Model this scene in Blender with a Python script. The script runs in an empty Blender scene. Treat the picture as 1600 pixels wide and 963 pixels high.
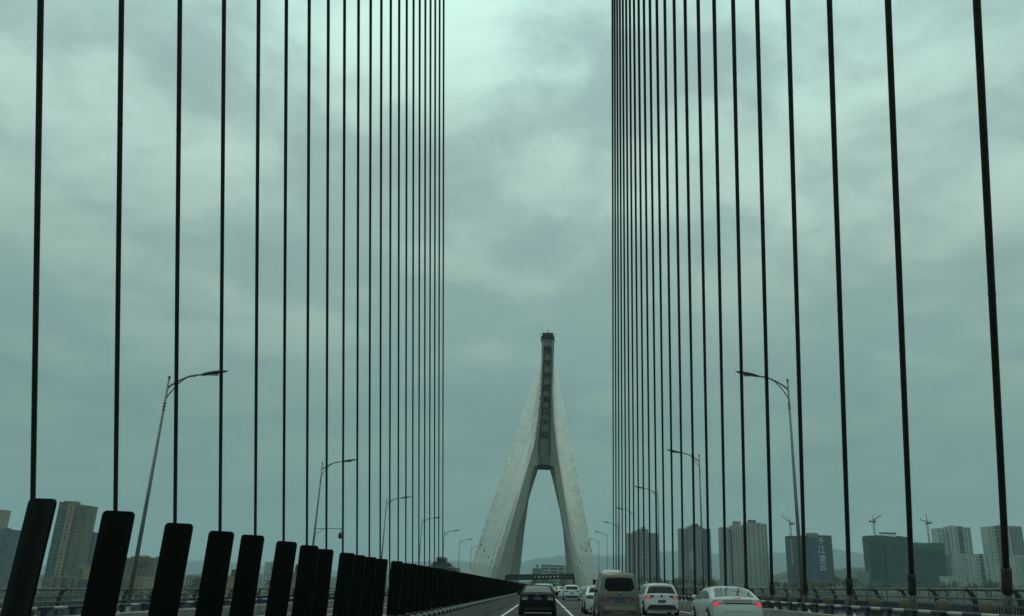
import bpy, bmesh, math, random
from mathutils import Vector, Matrix
random.seed(7)
R = math.radians
scene = bpy.context.scene
C = scene.collection

# ------------------------------------------------------------------ camera
F, CX, CY = 1270.0, 800.0, 481.5           # focal length and centre in pixels of a 1600 x 963 frame
EYE = Vector((0, 0, 1.33))
fwd = Vector((50.0, -436.5, -F)).normalized()          # the road direction (+Y) seen from the camera
up0 = Vector((math.sin(R(1.5)), math.cos(R(1.5)), 0))
upv = (up0 - fwd * up0.dot(fwd)).normalized()
rgt = fwd.cross(upv)
W2C = Matrix((rgt, fwd, upv)).transposed()              # world -> camera
C2W = W2C.transposed()
cam_data = bpy.data.cameras.new('camera')
cam_data.sensor_width = 36.0
cam_data.lens = F / 1600 * 36.0
cam_data.clip_start = 0.1
cam_data.clip_end = 20000
cam = bpy.data.objects.new('camera', cam_data)
C.objects.link(cam)
cam.matrix_world = Matrix.Translation(EYE) @ C2W.to_4x4()
scene.camera = cam

def at(px, py, Y):
    d = C2W @ Vector(((px - CX) / F, -(py - CY) / F, -1))
    return EYE + d * (Y / d.y)

# ------------------------------------------------------------------ world, sun, exposure
scene.view_settings.view_transform = 'Standard'
scene.view_settings.look = 'None'
scene.view_settings.gamma = 1.0
scene.view_settings.exposure = 0.0
scene.view_settings.use_curve_mapping = False
scene.render.engine = 'CYCLES'
scene.cycles.use_denoising = True
scene.cycles.max_bounces = 6
scene.cycles.volume_bounces = 1
scene.cycles.transparent_max_bounces = 8

SUN_EL, SUN_AZ = R(76), R(-25)      # azimuth from +Y, towards +X positive
world = bpy.data.worlds.new('World')
scene.world = world
world.use_nodes = True
nt = world.node_tree
nt.nodes.clear()
def N(t, **k):
    n = nt.nodes.new(t)
    for a, b in k.items():
        setattr(n, a, b)
    return n
def LK(a, b):
    nt.links.new(a, b)
out = N('ShaderNodeOutputWorld')
bg = N('ShaderNodeBackground')
LK(bg.outputs[0], out.inputs[0])
sky = N('ShaderNodeTexSky', sky_type='NISHITA', sun_disc=False)
sky.sun_elevation = SUN_EL
sky.sun_rotation = SUN_AZ
sky.air_density = 1.5
sky.dust_density = 4.0
sks = N('ShaderNodeVectorMath', operation='SCALE')
sks.inputs['Scale'].default_value = 0.06
LK(sky.outputs[0], sks.inputs[0])
tc = N('ShaderNodeTexCoord')
sep = N('ShaderNodeSeparateXYZ')
LK(tc.outputs['Generated'], sep.inputs[0])
# cloud layer: direction projected on a flat ceiling
zc = N('ShaderNodeMath', operation='MAXIMUM'); zc.inputs[1].default_value = 0.0
LK(sep.outputs['Z'], zc.inputs[0])
za = N('ShaderNodeMath', operation='ADD'); za.inputs[1].default_value = 0.22
LK(zc.outputs[0], za.inputs[0])
dx = N('ShaderNodeMath', operation='DIVIDE'); LK(sep.outputs['X'], dx.inputs[0]); LK(za.outputs[0], dx.inputs[1])
dy = N('ShaderNodeMath', operation='DIVIDE'); LK(sep.outputs['Y'], dy.inputs[0]); LK(za.outputs[0], dy.inputs[1])
cmb = N('ShaderNodeCombineXYZ'); LK(dx.outputs[0], cmb.inputs[0]); LK(dy.outputs[0], cmb.inputs[1])
def noise(scale, detail, rough, dist, off):
    mp = N('ShaderNodeMapping'); mp.inputs['Location'].default_value = off
    LK(cmb.outputs[0], mp.inputs[0])
    n = N('ShaderNodeTexNoise')
    n.inputs['Scale'].default_value = scale
    n.inputs['Detail'].default_value = detail
    n.inputs['Roughness'].default_value = rough
    n.inputs['Distortion'].default_value = dist
    LK(mp.outputs[0], n.inputs['Vector'])
    return n
n1 = noise(3.8, 7.0, 0.55, 0.22, (13.15, 4.4, 0.0))
n2 = noise(1.2, 3.0, 0.45, 0.1, (7.35, 9.1, 1.0))
mixn = N('ShaderNodeMath', operation='MULTIPLY_ADD')
mixn.inputs[1].default_value = 0.46
LK(n2.outputs['Fac'], mixn.inputs[0])
sc1 = N('ShaderNodeMath', operation='MULTIPLY'); sc1.inputs[1].default_value = 0.54
LK(n1.outputs['Fac'], sc1.inputs[0]); LK(sc1.outputs[0], mixn.inputs[2])
cl = N('ShaderNodeMapRange', interpolation_type='SMOOTHSTEP')
cl.inputs['From Min'].default_value = 0.41
cl.inputs['From Max'].default_value = 0.60
LK(mixn.outputs[0], cl.inputs['Value'])
# brightness of the overcast by height above the horizon
def ramp(stops):
    r = N('ShaderNodeValToRGB')
    r.color_ramp.interpolation = 'EASE'
    e = r.color_ramp.elements
    while len(e) < len(stops):
        e.new(0.5)
    for i, (p, c) in enumerate(stops):
        e[i].position = p
        e[i].color = (*c, 1)
    LK(sep.outputs['Z'], r.inputs[0])
    return r
dark = ramp([(0.0, (0.143, 0.262, 0.240)), (0.16, (0.173, 0.304, 0.280)), (0.33, (0.260, 0.405, 0.376)), (0.46, (0.316, 0.461, 0.436)), (0.66, (0.392, 0.575, 0.552))])
lite = ramp([(0.0, (0.162, 0.288, 0.259)), (0.16, (0.208, 0.344, 0.306)), (0.33, (0.366, 0.520, 0.457)), (0.46, (0.509, 0.714, 0.632)), (0.66, (0.742, 1.090, 0.974))])
mx = N('ShaderNodeMix', data_type='RGBA')
LK(cl.outputs[0], mx.inputs['Factor']); LK(dark.outputs[0], mx.inputs[6]); LK(lite.outputs[0], mx.inputs[7])
mx2 = N('ShaderNodeMix', data_type='RGBA')
mx2.inputs['Factor'].default_value = 0.94
LK(sks.outputs[0], mx2.inputs[6]); LK(mx.outputs[2], mx2.inputs[7])
LK(mx2.outputs[2], bg.inputs['Color'])
bg.inputs['Strength'].default_value = 1.0

sd = bpy.data.lights.new('sun', 'SUN')
sd.energy = 0.5
sd.angle = R(25)
sd.color = (1.0, 0.97, 0.90)
sun = bpy.data.objects.new('sun', sd)
C.objects.link(sun)
sv = Vector((math.sin(SUN_AZ) * math.cos(SUN_EL), math.cos(SUN_AZ) * math.cos(SUN_EL), math.sin(SUN_EL)))
sun.rotation_euler = sv.to_track_quat('Z', 'Y').to_euler()
sun.location = (0, 0, 300)

# ------------------------------------------------------------------ materials
MATS = {}
def mat(name, col, rough=0.6, metal=0.0, var=0.0, scale=1.0, bump=0.0, col2=None, spec=0.5, coat=0.0,
        emit=None, estr=0.0, stretch=(1, 1, 1), detail=6.0):
    if name in MATS:
        return MATS[name]
    m = bpy.data.materials.new(name)
    m.use_nodes = True
    t = m.node_tree
    b = t.nodes['Principled BSDF']
    b.inputs['Base Color'].default_value = (*col, 1)
    b.inputs['Roughness'].default_value = rough
    b.inputs['Metallic'].default_value = metal
    b.inputs['Specular IOR Level'].default_value = spec
    b.inputs['Coat Weight'].default_value = coat
    if emit:
        b.inputs['Emission Color'].default_value = (*emit, 1)
        b.inputs['Emission Strength'].default_value = estr
    if var or bump:
        co = t.nodes.new('ShaderNodeTexCoord')
        mp = t.nodes.new('ShaderNodeMapping')
        mp.inputs['Scale'].default_value = stretch
        t.links.new(co.outputs['Object'], mp.inputs[0])
        n = t.nodes.new('ShaderNodeTexNoise')
        n.inputs['Scale'].default_value = scale
        n.inputs['Detail'].default_value = detail
        n.inputs['Roughness'].default_value = 0.62
        t.links.new(mp.outputs[0], n.inputs['Vector'])
        if var:
            r = t.nodes.new('ShaderNodeValToRGB')
            c2 = col2 or tuple(c * (1 - var) for c in col)
            c1 = tuple(min(1, c * (1 + var * 0.45)) for c in col)
            r.color_ramp.elements[0].position = 0.34
            r.color_ramp.elements[0].color = (*c2, 1)
            r.color_ramp.elements[1].position = 0.66
            r.color_ramp.elements[1].color = (*c1, 1)
            t.links.new(n.outputs['Fac'], r.inputs[0])
            t.links.new(r.outputs[0], b.inputs['Base Color'])
        if bump:
            bp = t.nodes.new('ShaderNodeBump')
            bp.inputs['Strength'].default_value = bump
            bp.inputs['Distance'].default_value = 0.02
            t.links.new(n.outputs['Fac'], bp.inputs['Height'])
            t.links.new(bp.outputs[0], b.inputs['Normal'])
    MATS[name] = m
    return m

asphalt = mat('asphalt', (.028, .029, .026), .85, var=.35, scale=3.0, bump=.4, stretch=(1, .12, 1))
paint_white = mat('road_paint', (.62, .62, .58), .7, var=.45, scale=5.0)
concrete = mat('concrete', (.20, .20, .175), .9, var=.35, scale=1.3, bump=.3, stretch=(1, 1, 2.5))
concrete_dk = mat('concrete_dirty', (.085, .085, .075), .9, var=.45, scale=1.6, bump=.3)
cable_dk = mat('cable_sheath_silhouette', (.055, .047, .033), .5, var=.6, scale=2.5, col2=(.016, .014, .011), stretch=(6, 6, .5))  # near sheaths' dark silhouette against the bright sky is put into this colour
cable_pipe = mat('cable_pipe_grey', (.13, .125, .11), .6, var=.6, scale=3.0, col2=(.035, .028, .02), stretch=(3, 3, .7))
boot_m = mat('cable_boot_brown', (.050, .042, .030), .7, var=.6, scale=4.0, col2=(.012, .010, .008))
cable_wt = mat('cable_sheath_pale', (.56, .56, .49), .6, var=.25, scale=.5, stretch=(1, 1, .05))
collar_wt = mat('collar_white', (.38, .38, .35), .6, var=.35, scale=4)
seam_dk = mat('seam_dark', (.008, .008, .008), .6)
board_m = mat('board_plastic', (.0012, .0030, .0021), .45, var=.3, scale=3.0, stretch=(1, 1, .3), spec=.10)
rail_wt = mat('rail_white', (.30, .31, .29), .45, var=.35, scale=3.0, col2=(.30, .30, .26))
rail_bl = mat('rail_blue', (.010, .016, .040), .45, var=.4, scale=4.0)
rail_gy = mat('rail_grey', (.11, .12, .115), .4, var=.35, scale=2.0)
dome_m = mat('dome_tan', (.085, .070, .042), .7, var=.5, scale=4.0)
dark_m = mat('dark_void', (.012, .012, .012), .8)
lamp_gy = mat('lamp_galvanised', (.20, .21, .20), .5, metal=.3, var=.4, scale=2.0, stretch=(3, 3, .4))
lamp_dk = mat('lamp_head_dark', (.045, .048, .048), .45, var=.2, scale=3)
lens_m = mat('lamp_lens', (.20, .21, .20), .2)
tower_m = mat('tower_concrete', (.26, .28, .245), .85, var=.28, scale=.12, stretch=(1, 1, .15), bump=.1)
tower_pn = mat('tower_panel_shaded', (.17, .19, .178), .8, var=.3, scale=.2, stretch=(1, 1, .3))  # shade of the face turned to the low sky, put into the colour
tower_dk = mat('tower_dark_steel', (.016, .018, .018), .7)
ink = mat('inscription_red', (.014, .004, .004), .6)
white_txt = mat('sign_white', (.78, .80, .76), .6)
sign_wt = mat('sign_faded_white', (.40, .42, .41), .6)
gold_txt = mat('sign_gold', (.52, .46, .26), .6)
glass_far = mat('window_glass', (.018, .024, .026), .35, spec=.2)
curtain_a = mat('window_curtain', (.060, .068, .066), .5, spec=.2)
curtain_b = mat('window_blind', (.11, .115, .105), .6, spec=.2)
glass_car = mat('car_glass', (.008, .010, .010), .05, spec=.28)
glass_sd = mat('car_glass_side', (.006, .009, .009), .12, spec=.06)
glass_md = mat('car_glass_tinted', (.045, .065, .058), .06, spec=.45)
glass_lt = mat('car_glass_clear', (.060, .066, .066), .04, spec=1.0)
tyre_m = mat('tyre_rubber', (.014, .014, .014), .85)
rim_m = mat('wheel_rim', (.30, .30, .30), .35, metal=.8)
plast_m = mat('black_plastic', (.012, .012, .012), .6)
tail_off = mat('tail_lamp_dark', (.055, .005, .006), .2, coat=.5)
tail_clr = mat('tail_lamp_clear', (.22, .19, .18), .2, coat=.5)
tail_on = mat('tail_lamp_lit', (.60, .03, .03), .25, emit=(1.0, .07, .08), estr=.42)
tail_dim = mat('tail_lamp_half_lit', (.45, .05, .05), .25, emit=(1.0, .2, .2), estr=.2)
plate_m = mat('number_plate', (.012, .030, .115), .45)
badge_m = mat('car_badge', (.18, .18, .18), .3, metal=.7)
badge_dk = mat('car_badge_dark', (.02, .02, .02), .3)
chrome = mat('chrome', (.45, .45, .45), .2, metal=.9)

# ------------------------------------------------------------------ mesh helpers
def tag(o, label=None, cat=None, group=None, kind=None):
    if label: o['label'] = label
    if cat: o['category'] = cat
    if group: o['group'] = group
    if kind: o['kind'] = kind
    return o

def empty(name, loc=(0, 0, 0), rot=(0, 0, 0)):
    o = bpy.data.objects.new(name, None)
    o.empty_display_size = 0.3
    o.location = loc
    o.rotation_euler = rot
    C.objects.link(o)
    return o

class MB:
    def __init__(s):
        s.v = []; s.f = []; s.sm = []
    def face(s, idx, smooth=False):
        s.f.append(idx); s.sm.append(smooth)
    def box(s, x0, x1, y0, y1, z0, z1):
        b = len(s.v)
        s.v += [(x0, y0, z0), (x1, y0, z0), (x1, y1, z0), (x0, y1, z0), (x0, y0, z1), (x1, y0, z1), (x1, y1, z1), (x0, y1, z1)]
        for q in ((0, 3, 2, 1), (4, 5, 6, 7), (0, 1, 5, 4), (1, 2, 6, 5), (2, 3, 7, 6), (3, 0, 4, 7)):
            s.face([b + i for i in q])
        return s
    def tube(s, pts, rad, n=10, caps=True, smooth=True):
        pts = [Vector(p) for p in pts]
        rs = rad if isinstance(rad, (list, tuple)) else [rad] * len(pts)
        base = len(s.v)
        prev = None
        for i, p in enumerate(pts):
            a = pts[max(0, i - 1)]; c = pts[min(len(pts) - 1, i + 1)]
            d = (c - a).normalized()
            if prev is None:
                u = d.cross(Vector((0.3, 0.9, 0.1)))
                if u.length < .05: u = d.cross(Vector((1, 0, 0)))
            else:
                u = prev - d * prev.dot(d)
            u.normalize(); prev = u
            w = d.cross(u)
            for k in range(n):
                t = 2 * math.pi * k / n
                s.v.append(tuple(p + (u * math.cos(t) + w * math.sin(t)) * rs[i]))
        for i in range(len(pts) - 1):
            for k in range(n):
                a = base + i * n + k; b = base + i * n + (k + 1) % n
                s.face([a, b, b + n, a + n], smooth)
        if caps:
            s.face([base + k for k in reversed(range(n))])
            e = base + (len(pts) - 1) * n
            s.face([e + k for k in range(n)])
        return s
    def lathe(s, prof, n=12, c=(0, 0, 0), smooth=True):
        base = len(s.v)
        for r, z in prof:
            for k in range(n):
                t = 2 * math.pi * k / n
                s.v.append((c[0] + r * math.cos(t), c[1] + r * math.sin(t), c[2] + z))
        for i in range(len(prof) - 1):
            for k in range(n):
                a = base + i * n + k; b = base + i * n + (k + 1) % n
                s.face([a, b, b + n, a + n], smooth)
        s.face([base + k for k in reversed(range(n))])
        e = base + (len(prof) - 1) * n
        s.face([e + k for k in range(n)])
        return s
    def loft(s, rings, smooth=False, caps=True):
        n = len(rings[0]); base = len(s.v)
        for r in rings:
            s.v += [tuple(p) for p in r]
        for i in range(len(rings) - 1):
            for k in range(n):
                a = base + i * n + k; b = base + i * n + (k + 1) % n
                s.face([a, b, b + n, a + n], smooth)
        if caps:
            s.face([base + k for k in reversed(range(n))])
            e = base + (len(rings) - 1) * n
            s.face([e + k for k in range(n)])
        return s
    def prism(s, poly, axis, a0, a1, smooth=False):
        def mk(p, a):
            return {'x': (a, p[0], p[1]), 'y': (p[0], a, p[1]), 'z': (p[0], p[1], a)}[axis]
        return s.loft([[mk(p, a0) for p in poly], [mk(p, a1) for p in poly]], smooth)
    def grid(s, rows, smooth=True):
        base = len(s.v); n = len(rows[0])
        for r in rows: s.v += [tuple(p) for p in r]
        for i in range(len(rows) - 1):
            for k in range(n - 1):
                a = base + i * n + k
                s.face([a, a + 1, a + n + 1, a + n], smooth)
        return s
    def mesh(s, name, m):
        me = bpy.data.meshes.new(name)
        me.from_pydata(s.v, [], s.f)
        me.polygons.foreach_set('use_smooth', s.sm)
        me.materials.append(m)
        bm = bmesh.new(); bm.from_mesh(me)
        bmesh.ops.recalc_face_normals(bm, faces=bm.faces)
        bm.to_mesh(me); bm.free()
        me.update()
        return me
    def build(s, name, m, parent=None, origin=None):
        if parent is None and origin is None and s.v:
            xs = [p[0] for p in s.v]; ys = [p[1] for p in s.v]; zs = [p[2] for p in s.v]
            origin = ((min(xs) + max(xs)) / 2, (min(ys) + max(ys)) / 2, min(zs))
        if origin:
            s.v = [(p[0] - origin[0], p[1] - origin[1], p[2] - origin[2]) for p in s.v]
        o = bpy.data.objects.new(name, s.mesh(name, m))
        if origin: o.location = origin
        C.objects.link(o)
        if parent: o.parent = parent
        return o

def inst(name, me, parent=None, loc=(0, 0, 0), rot=(0, 0, 0), scale=None):
    o = bpy.data.objects.new(name, me)
    o.location = loc; o.rotation_euler = rot
    if scale: o.scale = scale
    C.objects.link(o)
    if parent: o.parent = parent
    return o

def copy_tree(o, parent=None):
    c = o.copy(); C.objects.link(c); c.parent = parent
    for ch in list(o.children):
        copy_tree(ch, c)
    return c

ORD = ['nearest', 'second', 'third', 'fourth', 'fifth', 'sixth', 'seventh', 'eighth', 'ninth', 'tenth', 'eleventh', 'twelfth',
       'thirteenth', 'fourteenth', 'fifteenth', 'sixteenth', 'seventeenth', 'eighteenth', 'nineteenth', 'twentieth',
       'twenty-first', 'twenty-second', 'twenty-third', 'twenty-fourth', 'twenty-fifth', 'twenty-sixth']

# ------------------------------------------------------------------ bridge cross section
XC = -3.05                                 # the bridge's middle line
XL, XR = -19.05, 12.95                     # planes where the stay cables meet the deck
def dz(x):                                 # superelevated carriageways: the deck rises to the right
    return .026 * x if x >= XC else .026 * XC + .055 * (x - XC)
YT = 340.0                                 # far tower
Y0, Y1 = -30.0, 620.0

def strip(name, x0, x1, zoff, thick, m, ya=Y0, yb=Y1, kind='structure', ny=1):
    mb = MB()
    za, zb = dz(x0 + 1e-4) + zoff, dz(x1 - 1e-4) + zoff
    poly = [(x0, za - thick), (x1, zb - thick), (x1, zb), (x0, za)]
    mb.prism(poly, 'y', ya, yb)
    return tag(mb.build(name, m, origin=((x0 + x1) / 2, (ya + yb) / 2, za)), kind=kind)

strip('road', XC + .02, 10.55, 0.0, 1.6, asphalt)
strip('opposite_road', -16.65, XC - .02, 0.0, 1.6, asphalt)
strip('sidewalk', 10.97, 15.9, 0.30, 1.9, concrete_dk)
strip('opposite_sidewalk', -22.0, -17.07, 0.30, 1.9, concrete_dk)
for i, x in enumerate((-1.98, 1.45, 4.98, 8.75)):
    strip('lane_marking', x - .075, x + .075, .004, .003, paint_white)
for y in (58.0, 104.0, 152.0, 236.0):
    for ya in (y, y + .55):
        mb = MB(); mb.prism([(XC + .4, dz(XC + .4) + .002), (10.5, dz(10.5) + .002), (10.5, dz(10.5) + .010), (XC + .4, dz(XC + .4) + .010)], 'y', ya, ya + .12)
        tag(mb.build('expansion_joint', tower_dk), kind='structure')
for x in (-4.2, -8.2, -11.8, -15.2):
    strip('opposite_lane_marking', x - .075, x + .075, .004, .003, paint_white)

# ------------------------------------------------------------------ terrain, river, hills
land_m = mat('land', (.060, .075, .045), .95, var=.5, scale=.01)
water_m = mat('river_water', (.035, .055, .045), .12, var=.2, scale=.02, bump=.15)
hill_far = mat('hill_far_woods', (.028, .050, .048), .95, var=.4, scale=.01)
hill_near = mat('hill_near_woods', (.028, .045, .028), .95, var=.5, scale=.03)
GZ = -45.0
mb = MB(); mb.box(-8500, 8500, -280, 7900, GZ - 1.5, GZ)
tag(mb.build('ground', land_m), kind='structure')
mb = MB(); mb.box(-8490, 8490, -250, 420, GZ - .5, GZ + .3)
tag(mb.build('river', water_m), kind='structure')

def ridge(name, pts, Y, depth, m, seed, rough):
    """a wooded ridge whose crest runs through the listed pixels at distance Y"""
    rnd = random.Random(seed)
    pts = sorted(pts)
    xs = [p[0] for p in pts]
    rows = []
    n = 160
    prof = []
    for i in range(n + 1):
        px = xs[0] + (xs[-1] - xs[0]) * i / n
        k = max(j for j in range(len(xs)) if xs[j] <= px + 1e-6)
        k = min(k, len(xs) - 2)
        f = (px - xs[k]) / (xs[k + 1] - xs[k]); f = f * f * (3 - 2 * f)
        py = pts[k][1] * (1 - f) + pts[k + 1][1] * f
        c = at(px, py, Y)
        prof.append((c.x, c.z + rnd.uniform(-1, 1) * rough))
    for j in range(13):
        t = j / 12
        h = math.sin(math.pi * t) ** 1.3 if t < .5 else math.sin(math.pi * t)
        row = []
        for (x, z) in prof:
            jit = rnd.uniform(-1, 1) * rough * (1 if 0 < j < 12 else 0)
            row.append((x, Y + depth * (t - .5), GZ - 1 + (z - GZ + 1) * h + (jit if abs(t - .5) > .01 else 0)))
        rows.append(row)
    mb = MB(); mb.grid(rows)
    return tag(mb.build(name, m), kind='structure')
ridge('far_hills', [(-450, 880), (-100, 882), (120, 884), (250, 884), (320, 876), (420, 884), (520, 892), (620, 879), (700, 876), (790, 884),
                    (850, 872), (900, 866), (960, 868), (1060, 861), (1130, 866), (1220, 864), (1300, 858), (1360, 866), (1480, 880),
                    (1600, 884), (1800, 880), (2100, 885)], 6800, 1800, hill_far, 3, 4.0)
ridge('near_hills', [(-450, 899), (100, 899), (330, 898), (480, 900), (620, 899), (760, 906), (850, 912), (1000, 908), (1120, 905), (1210, 897),
                     (1240, 893), (1300, 889), (1345, 886), (1400, 893), (1500, 905), (1620, 909), (1900, 905)], 1900, 500, hill_near, 5, 3.0)

# ------------------------------------------------------------------ kerb barriers, striped rails, railings
def kerb_barrier(side, xin, xout, ya, yb):
    x0, x1 = min(xin, xout), max(xin, xout)
    nm = 'right' if side > 0 else 'left'
    root = empty('concrete_barrier', ((x0 + x1) / 2, ya, dz((x0 + x1) / 2)))
    tag(root, 'low grey concrete barrier between road and cables on the %s' % nm, 'barrier')
    L = 12.0
    h0 = .50
    poly = [(-.21, -.3), (.21, -.3), (.21, h0), (.17, h0 + .02), (-.12, h0 + .02), (-.16, h0), (-.21, .12)]
    if side < 0: poly = [(-p[0], p[1]) for p in reversed(poly)]
    mb = MB(); mb.prism(poly, 'y', 0.015, L - .015)
    me = mb.mesh('barrier_segment', concrete)
    for i in range(int((yb - ya) / L)):
        inst('barrier_segment', me, root, (0, i * L, random.uniform(-.006, .006)))
kerb_barrier(1, 10.55, 10.97, 4, 580)
kerb_barrier(-1, -16.65, -17.07, 10, 580)

def tube_y(r, L, n=10):
    mb = MB(); mb.tube([(0, 0, 0), (0, L, 0)], r, n)
    return mb
def striped_rail(x, z, ya, yb, yc, nm):
    base = dz(x)
    root = empty('striped_guard_rail', (x, ya, base))
    tag(root, 'pipe guard rail striped blue and white above the %s kerb' % nm, 'guard rail')
    w = tube_y(.058, .9).mesh('white_sleeve', rail_wt)
    b = tube_y(.064, 1.0).mesh('blue_sleeve', rail_bl)
    mb = MB()
    mb.prism([(-.05, .3), (.05, .3), (.05, z - .04), (-.05, z - .04)], 'y', -.12, .12)
    mb.prism([(-.12, .29), (.12, .29), (.12, .32), (-.12, .32)], 'y', -.16, .16)
    st = mb.mesh('stanchion', rail_bl)
    y = 0.0
    while ya + y < yb:
        inst('blue_sleeve', b, root, (0, y, z))
        inst('white_sleeve', w, root, (0, y + 1.0, z))
        inst('stanchion', st, root, (0, y + .5, 0))
        y += 1.9
    mb = MB(); mb.tube([(0, y, z), (0, yc - ya, z)], .058, 8)
    mb.build('pipe', rail_wt, root)
striped_rail(11.45, .80, 6.0, 190.0, 560.0, 'right')
striped_rail(-17.5, .80, 16.0, 110.0, 560.0, 'left')

def railing(x, side, ya, yb, nm):
    root = empty('bridge_railing', (x, ya, dz(x)))
    tag(root, 'blue posted metal parapet railing at the %s edge of the bridge' % nm, 'railing')
    s = -side                           # inwards
    zt = 1.47
    # a post bends towards the walkway at its top
    outer = [(.20, .28), (.21, .6), (.20, .95), (.16, 1.2), (.05, 1.40), (-.06, 1.48), (-.16, 1.49)]
    inner = [(-.15, 1.40), (-.06, 1.36), (.0, 1.24), (.03, .95), (.04, .6), (.03, .28)]
    poly = [((-p[0]) * s, p[1]) for p in outer + inner]
    mb = MB(); mb.prism(poly, 'y', -.05, .05)
    post = mb.mesh('post', rail_bl)
    band = MB().tube([(0, -.10, 0), (0, -.03, 0)], .062, 10).tube([(0, .03, 0), (0, .10, 0)], .062, 10).mesh('rail_clamp', rail_bl)
    n = int((yb - ya) / 3.0)
    for i in range(n):
        p = inst('post', post, root, (0, i * 3.0, 0))
        inst('rail_clamp', band, p, (.13 * s, 0, zt))
    L = yb - ya
    MB().tube([(.13 * s, 0, zt), (.13 * s, L, zt)], .048, 10).build('top_rail', rail_gy, root)
    MB().tube([(-.0 * s, 0, zt - .30), (-.0 * s, L, zt - .30)], .032, 8).build('middle_rail', rail_gy, root)
    MB().box(-.05, .05, 0, L, zt - .56, zt - .50).build('lower_rail', rail_gy, root)
    MB().box(-.05, .05, 0, L, .36, .42).build('bottom_rail', rail_gy, root)
    mb = MB()
    y = .1
    while y < min(L, 130):
        mb.box(-.02, .02, y, y + .035, .42, zt - .56)
        y += .16
    tag(mb.build('balusters', rail_bl, root), kind='stuff')
railing(15.55, 1, 8.0, 500.0, 'right')
railing(-21.65, -1, 14.0, 500.0, 'left')

# domed cable-anchor housings behind the right kerb
mb = MB(); mb.lathe([(.24, 0), (.24, .48), (.235, .52), (.22, .60), (.17, .68), (.09, .73), (.01, .745)], 16)
dome = mb.mesh('cap', dome_m)
mb = MB(); mb.lathe([(.30, 0), (.30, .06), (.25, .08), (.25, .30), (.26, .32)], 16)
dbase = mb.mesh('base', tower_dk)
for i in range(26):
    y = 21.4 + 3.0 * i
    r = empty('domed_bollard', (13.75, y, dz(13.75) + .30))
    inst('base', dbase, r)
    inst('cap', dome, r, (0, 0, .10))
    tag(r, '%s tan domed bollard behind the striped rail on the right' % (ORD[i] if i == 0 else ORD[i] + ' nearest'), 'bollard', 'domed bollards behind the right guard rail')

# ------------------------------------------------------------------ median barrier with anti-glare boards
med = empty('median_barrier', (XC, 3.0, dz(XC)))
tag(med, 'median barrier carrying a long row of black anti-glare boards', 'barrier')
poly = [(-.32, -.2), (.32, -.2), (.32, .06), (.24, .30), (.20, .42), (-.20, .42), (-.24, .30), (-.32, .06)]
mb = MB(); mb.prism(poly, 'y', .01, 5.99)
seg = mb.mesh('barrier_segment', concrete_dk)
for i in range(90):
    inst('barrier_segment', seg, med, (0, i * 6.0, 0))
RZ = .62
MB().tube([(.10, 0, RZ), (.10, 540, RZ)], .05, 10).build('rail', rail_bl, med)
MB().tube([(-.10, 0, RZ), (-.10, 540, RZ)], .05, 10).build('rail', rail_bl, med)
mb = MB(); mb.box(-.05, .05, -.035, .035, .42, RZ + .02)
mpost = mb.mesh('rail_post', collar_wt)
mb = MB()
mb.tube([(.10, -.11, 0), (.10, -.085, 0), (.10, -.03, 0), (.10, .03, 0), (.10, .085, 0), (.10, .11, 0)], [.045, .07, .085, .085, .07, .045], 10)
mclamp = mb.mesh('clamp', mat('clamp_grey', (.16, .17, .16), .6, var=.5, scale=6))
def board_mesh(w, h, r, nc=17):
    mb = MB(); front = []; back = []
    for i in range(nc):
        u = math.copysign(1 - (1 - abs(-1 + 2 * i / (nc - 1))) ** 1.8, i - (nc - 1) / 2)
        x = u * w / 2
        e = max(0.0, abs(x) - (w / 2 - r))
        cut = r - math.sqrt(max(0.0, r * r - e * e))
        y = .004 * math.sin(u * math.pi * .95)
        front.append([(x, y - .008, cut * .6), (x, y - .008, h * .5), (x, y - .008, h - cut)])
        back.append([(x, y + .008, cut * .6), (x, y + .008, h * .5), (x, y + .008, h - cut)])
    rings = [[f[0], f[1], f[2], b[2], b[1], b[0]] for f, b in zip(front, back)]
    mb.loft(rings, smooth=False)
    return mb.mesh('anti_glare_board', board_m)
bmesh_board = board_mesh(.245, 1.06, .035)
ys = [4.90, 5.84, 6.85, 7.80, 8.66, 9.79, 10.83, 11.66, 12.95, 13.75, 14.66, 15.75]
y = 17.45
while y < 275:
    ys.append(y); y += 1.0
for k, y in enumerate(ys):
    last = False
    x = -.125 if last else 0
    inst('anti_glare_board', bmesh_board, med, (x, y - 3.0, .735 + random.uniform(-.008, .008) - (.01 if last else 0)),
         (R(random.uniform(-.8, .8)), R(random.uniform(.2, 1.6)), R(random.uniform(-8, 2)) if k else R(-24)))
    if not last:
        inst('clamp', mclamp, med, (0, y - 3.0 + .05, RZ))
        inst('rail_post', mpost, med, (0, y - 3.0, 0))
MB().tube([(0, 0, .70), (0, 272, .70)], .03, 6).build('board_carrier', plast_m, med)

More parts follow.
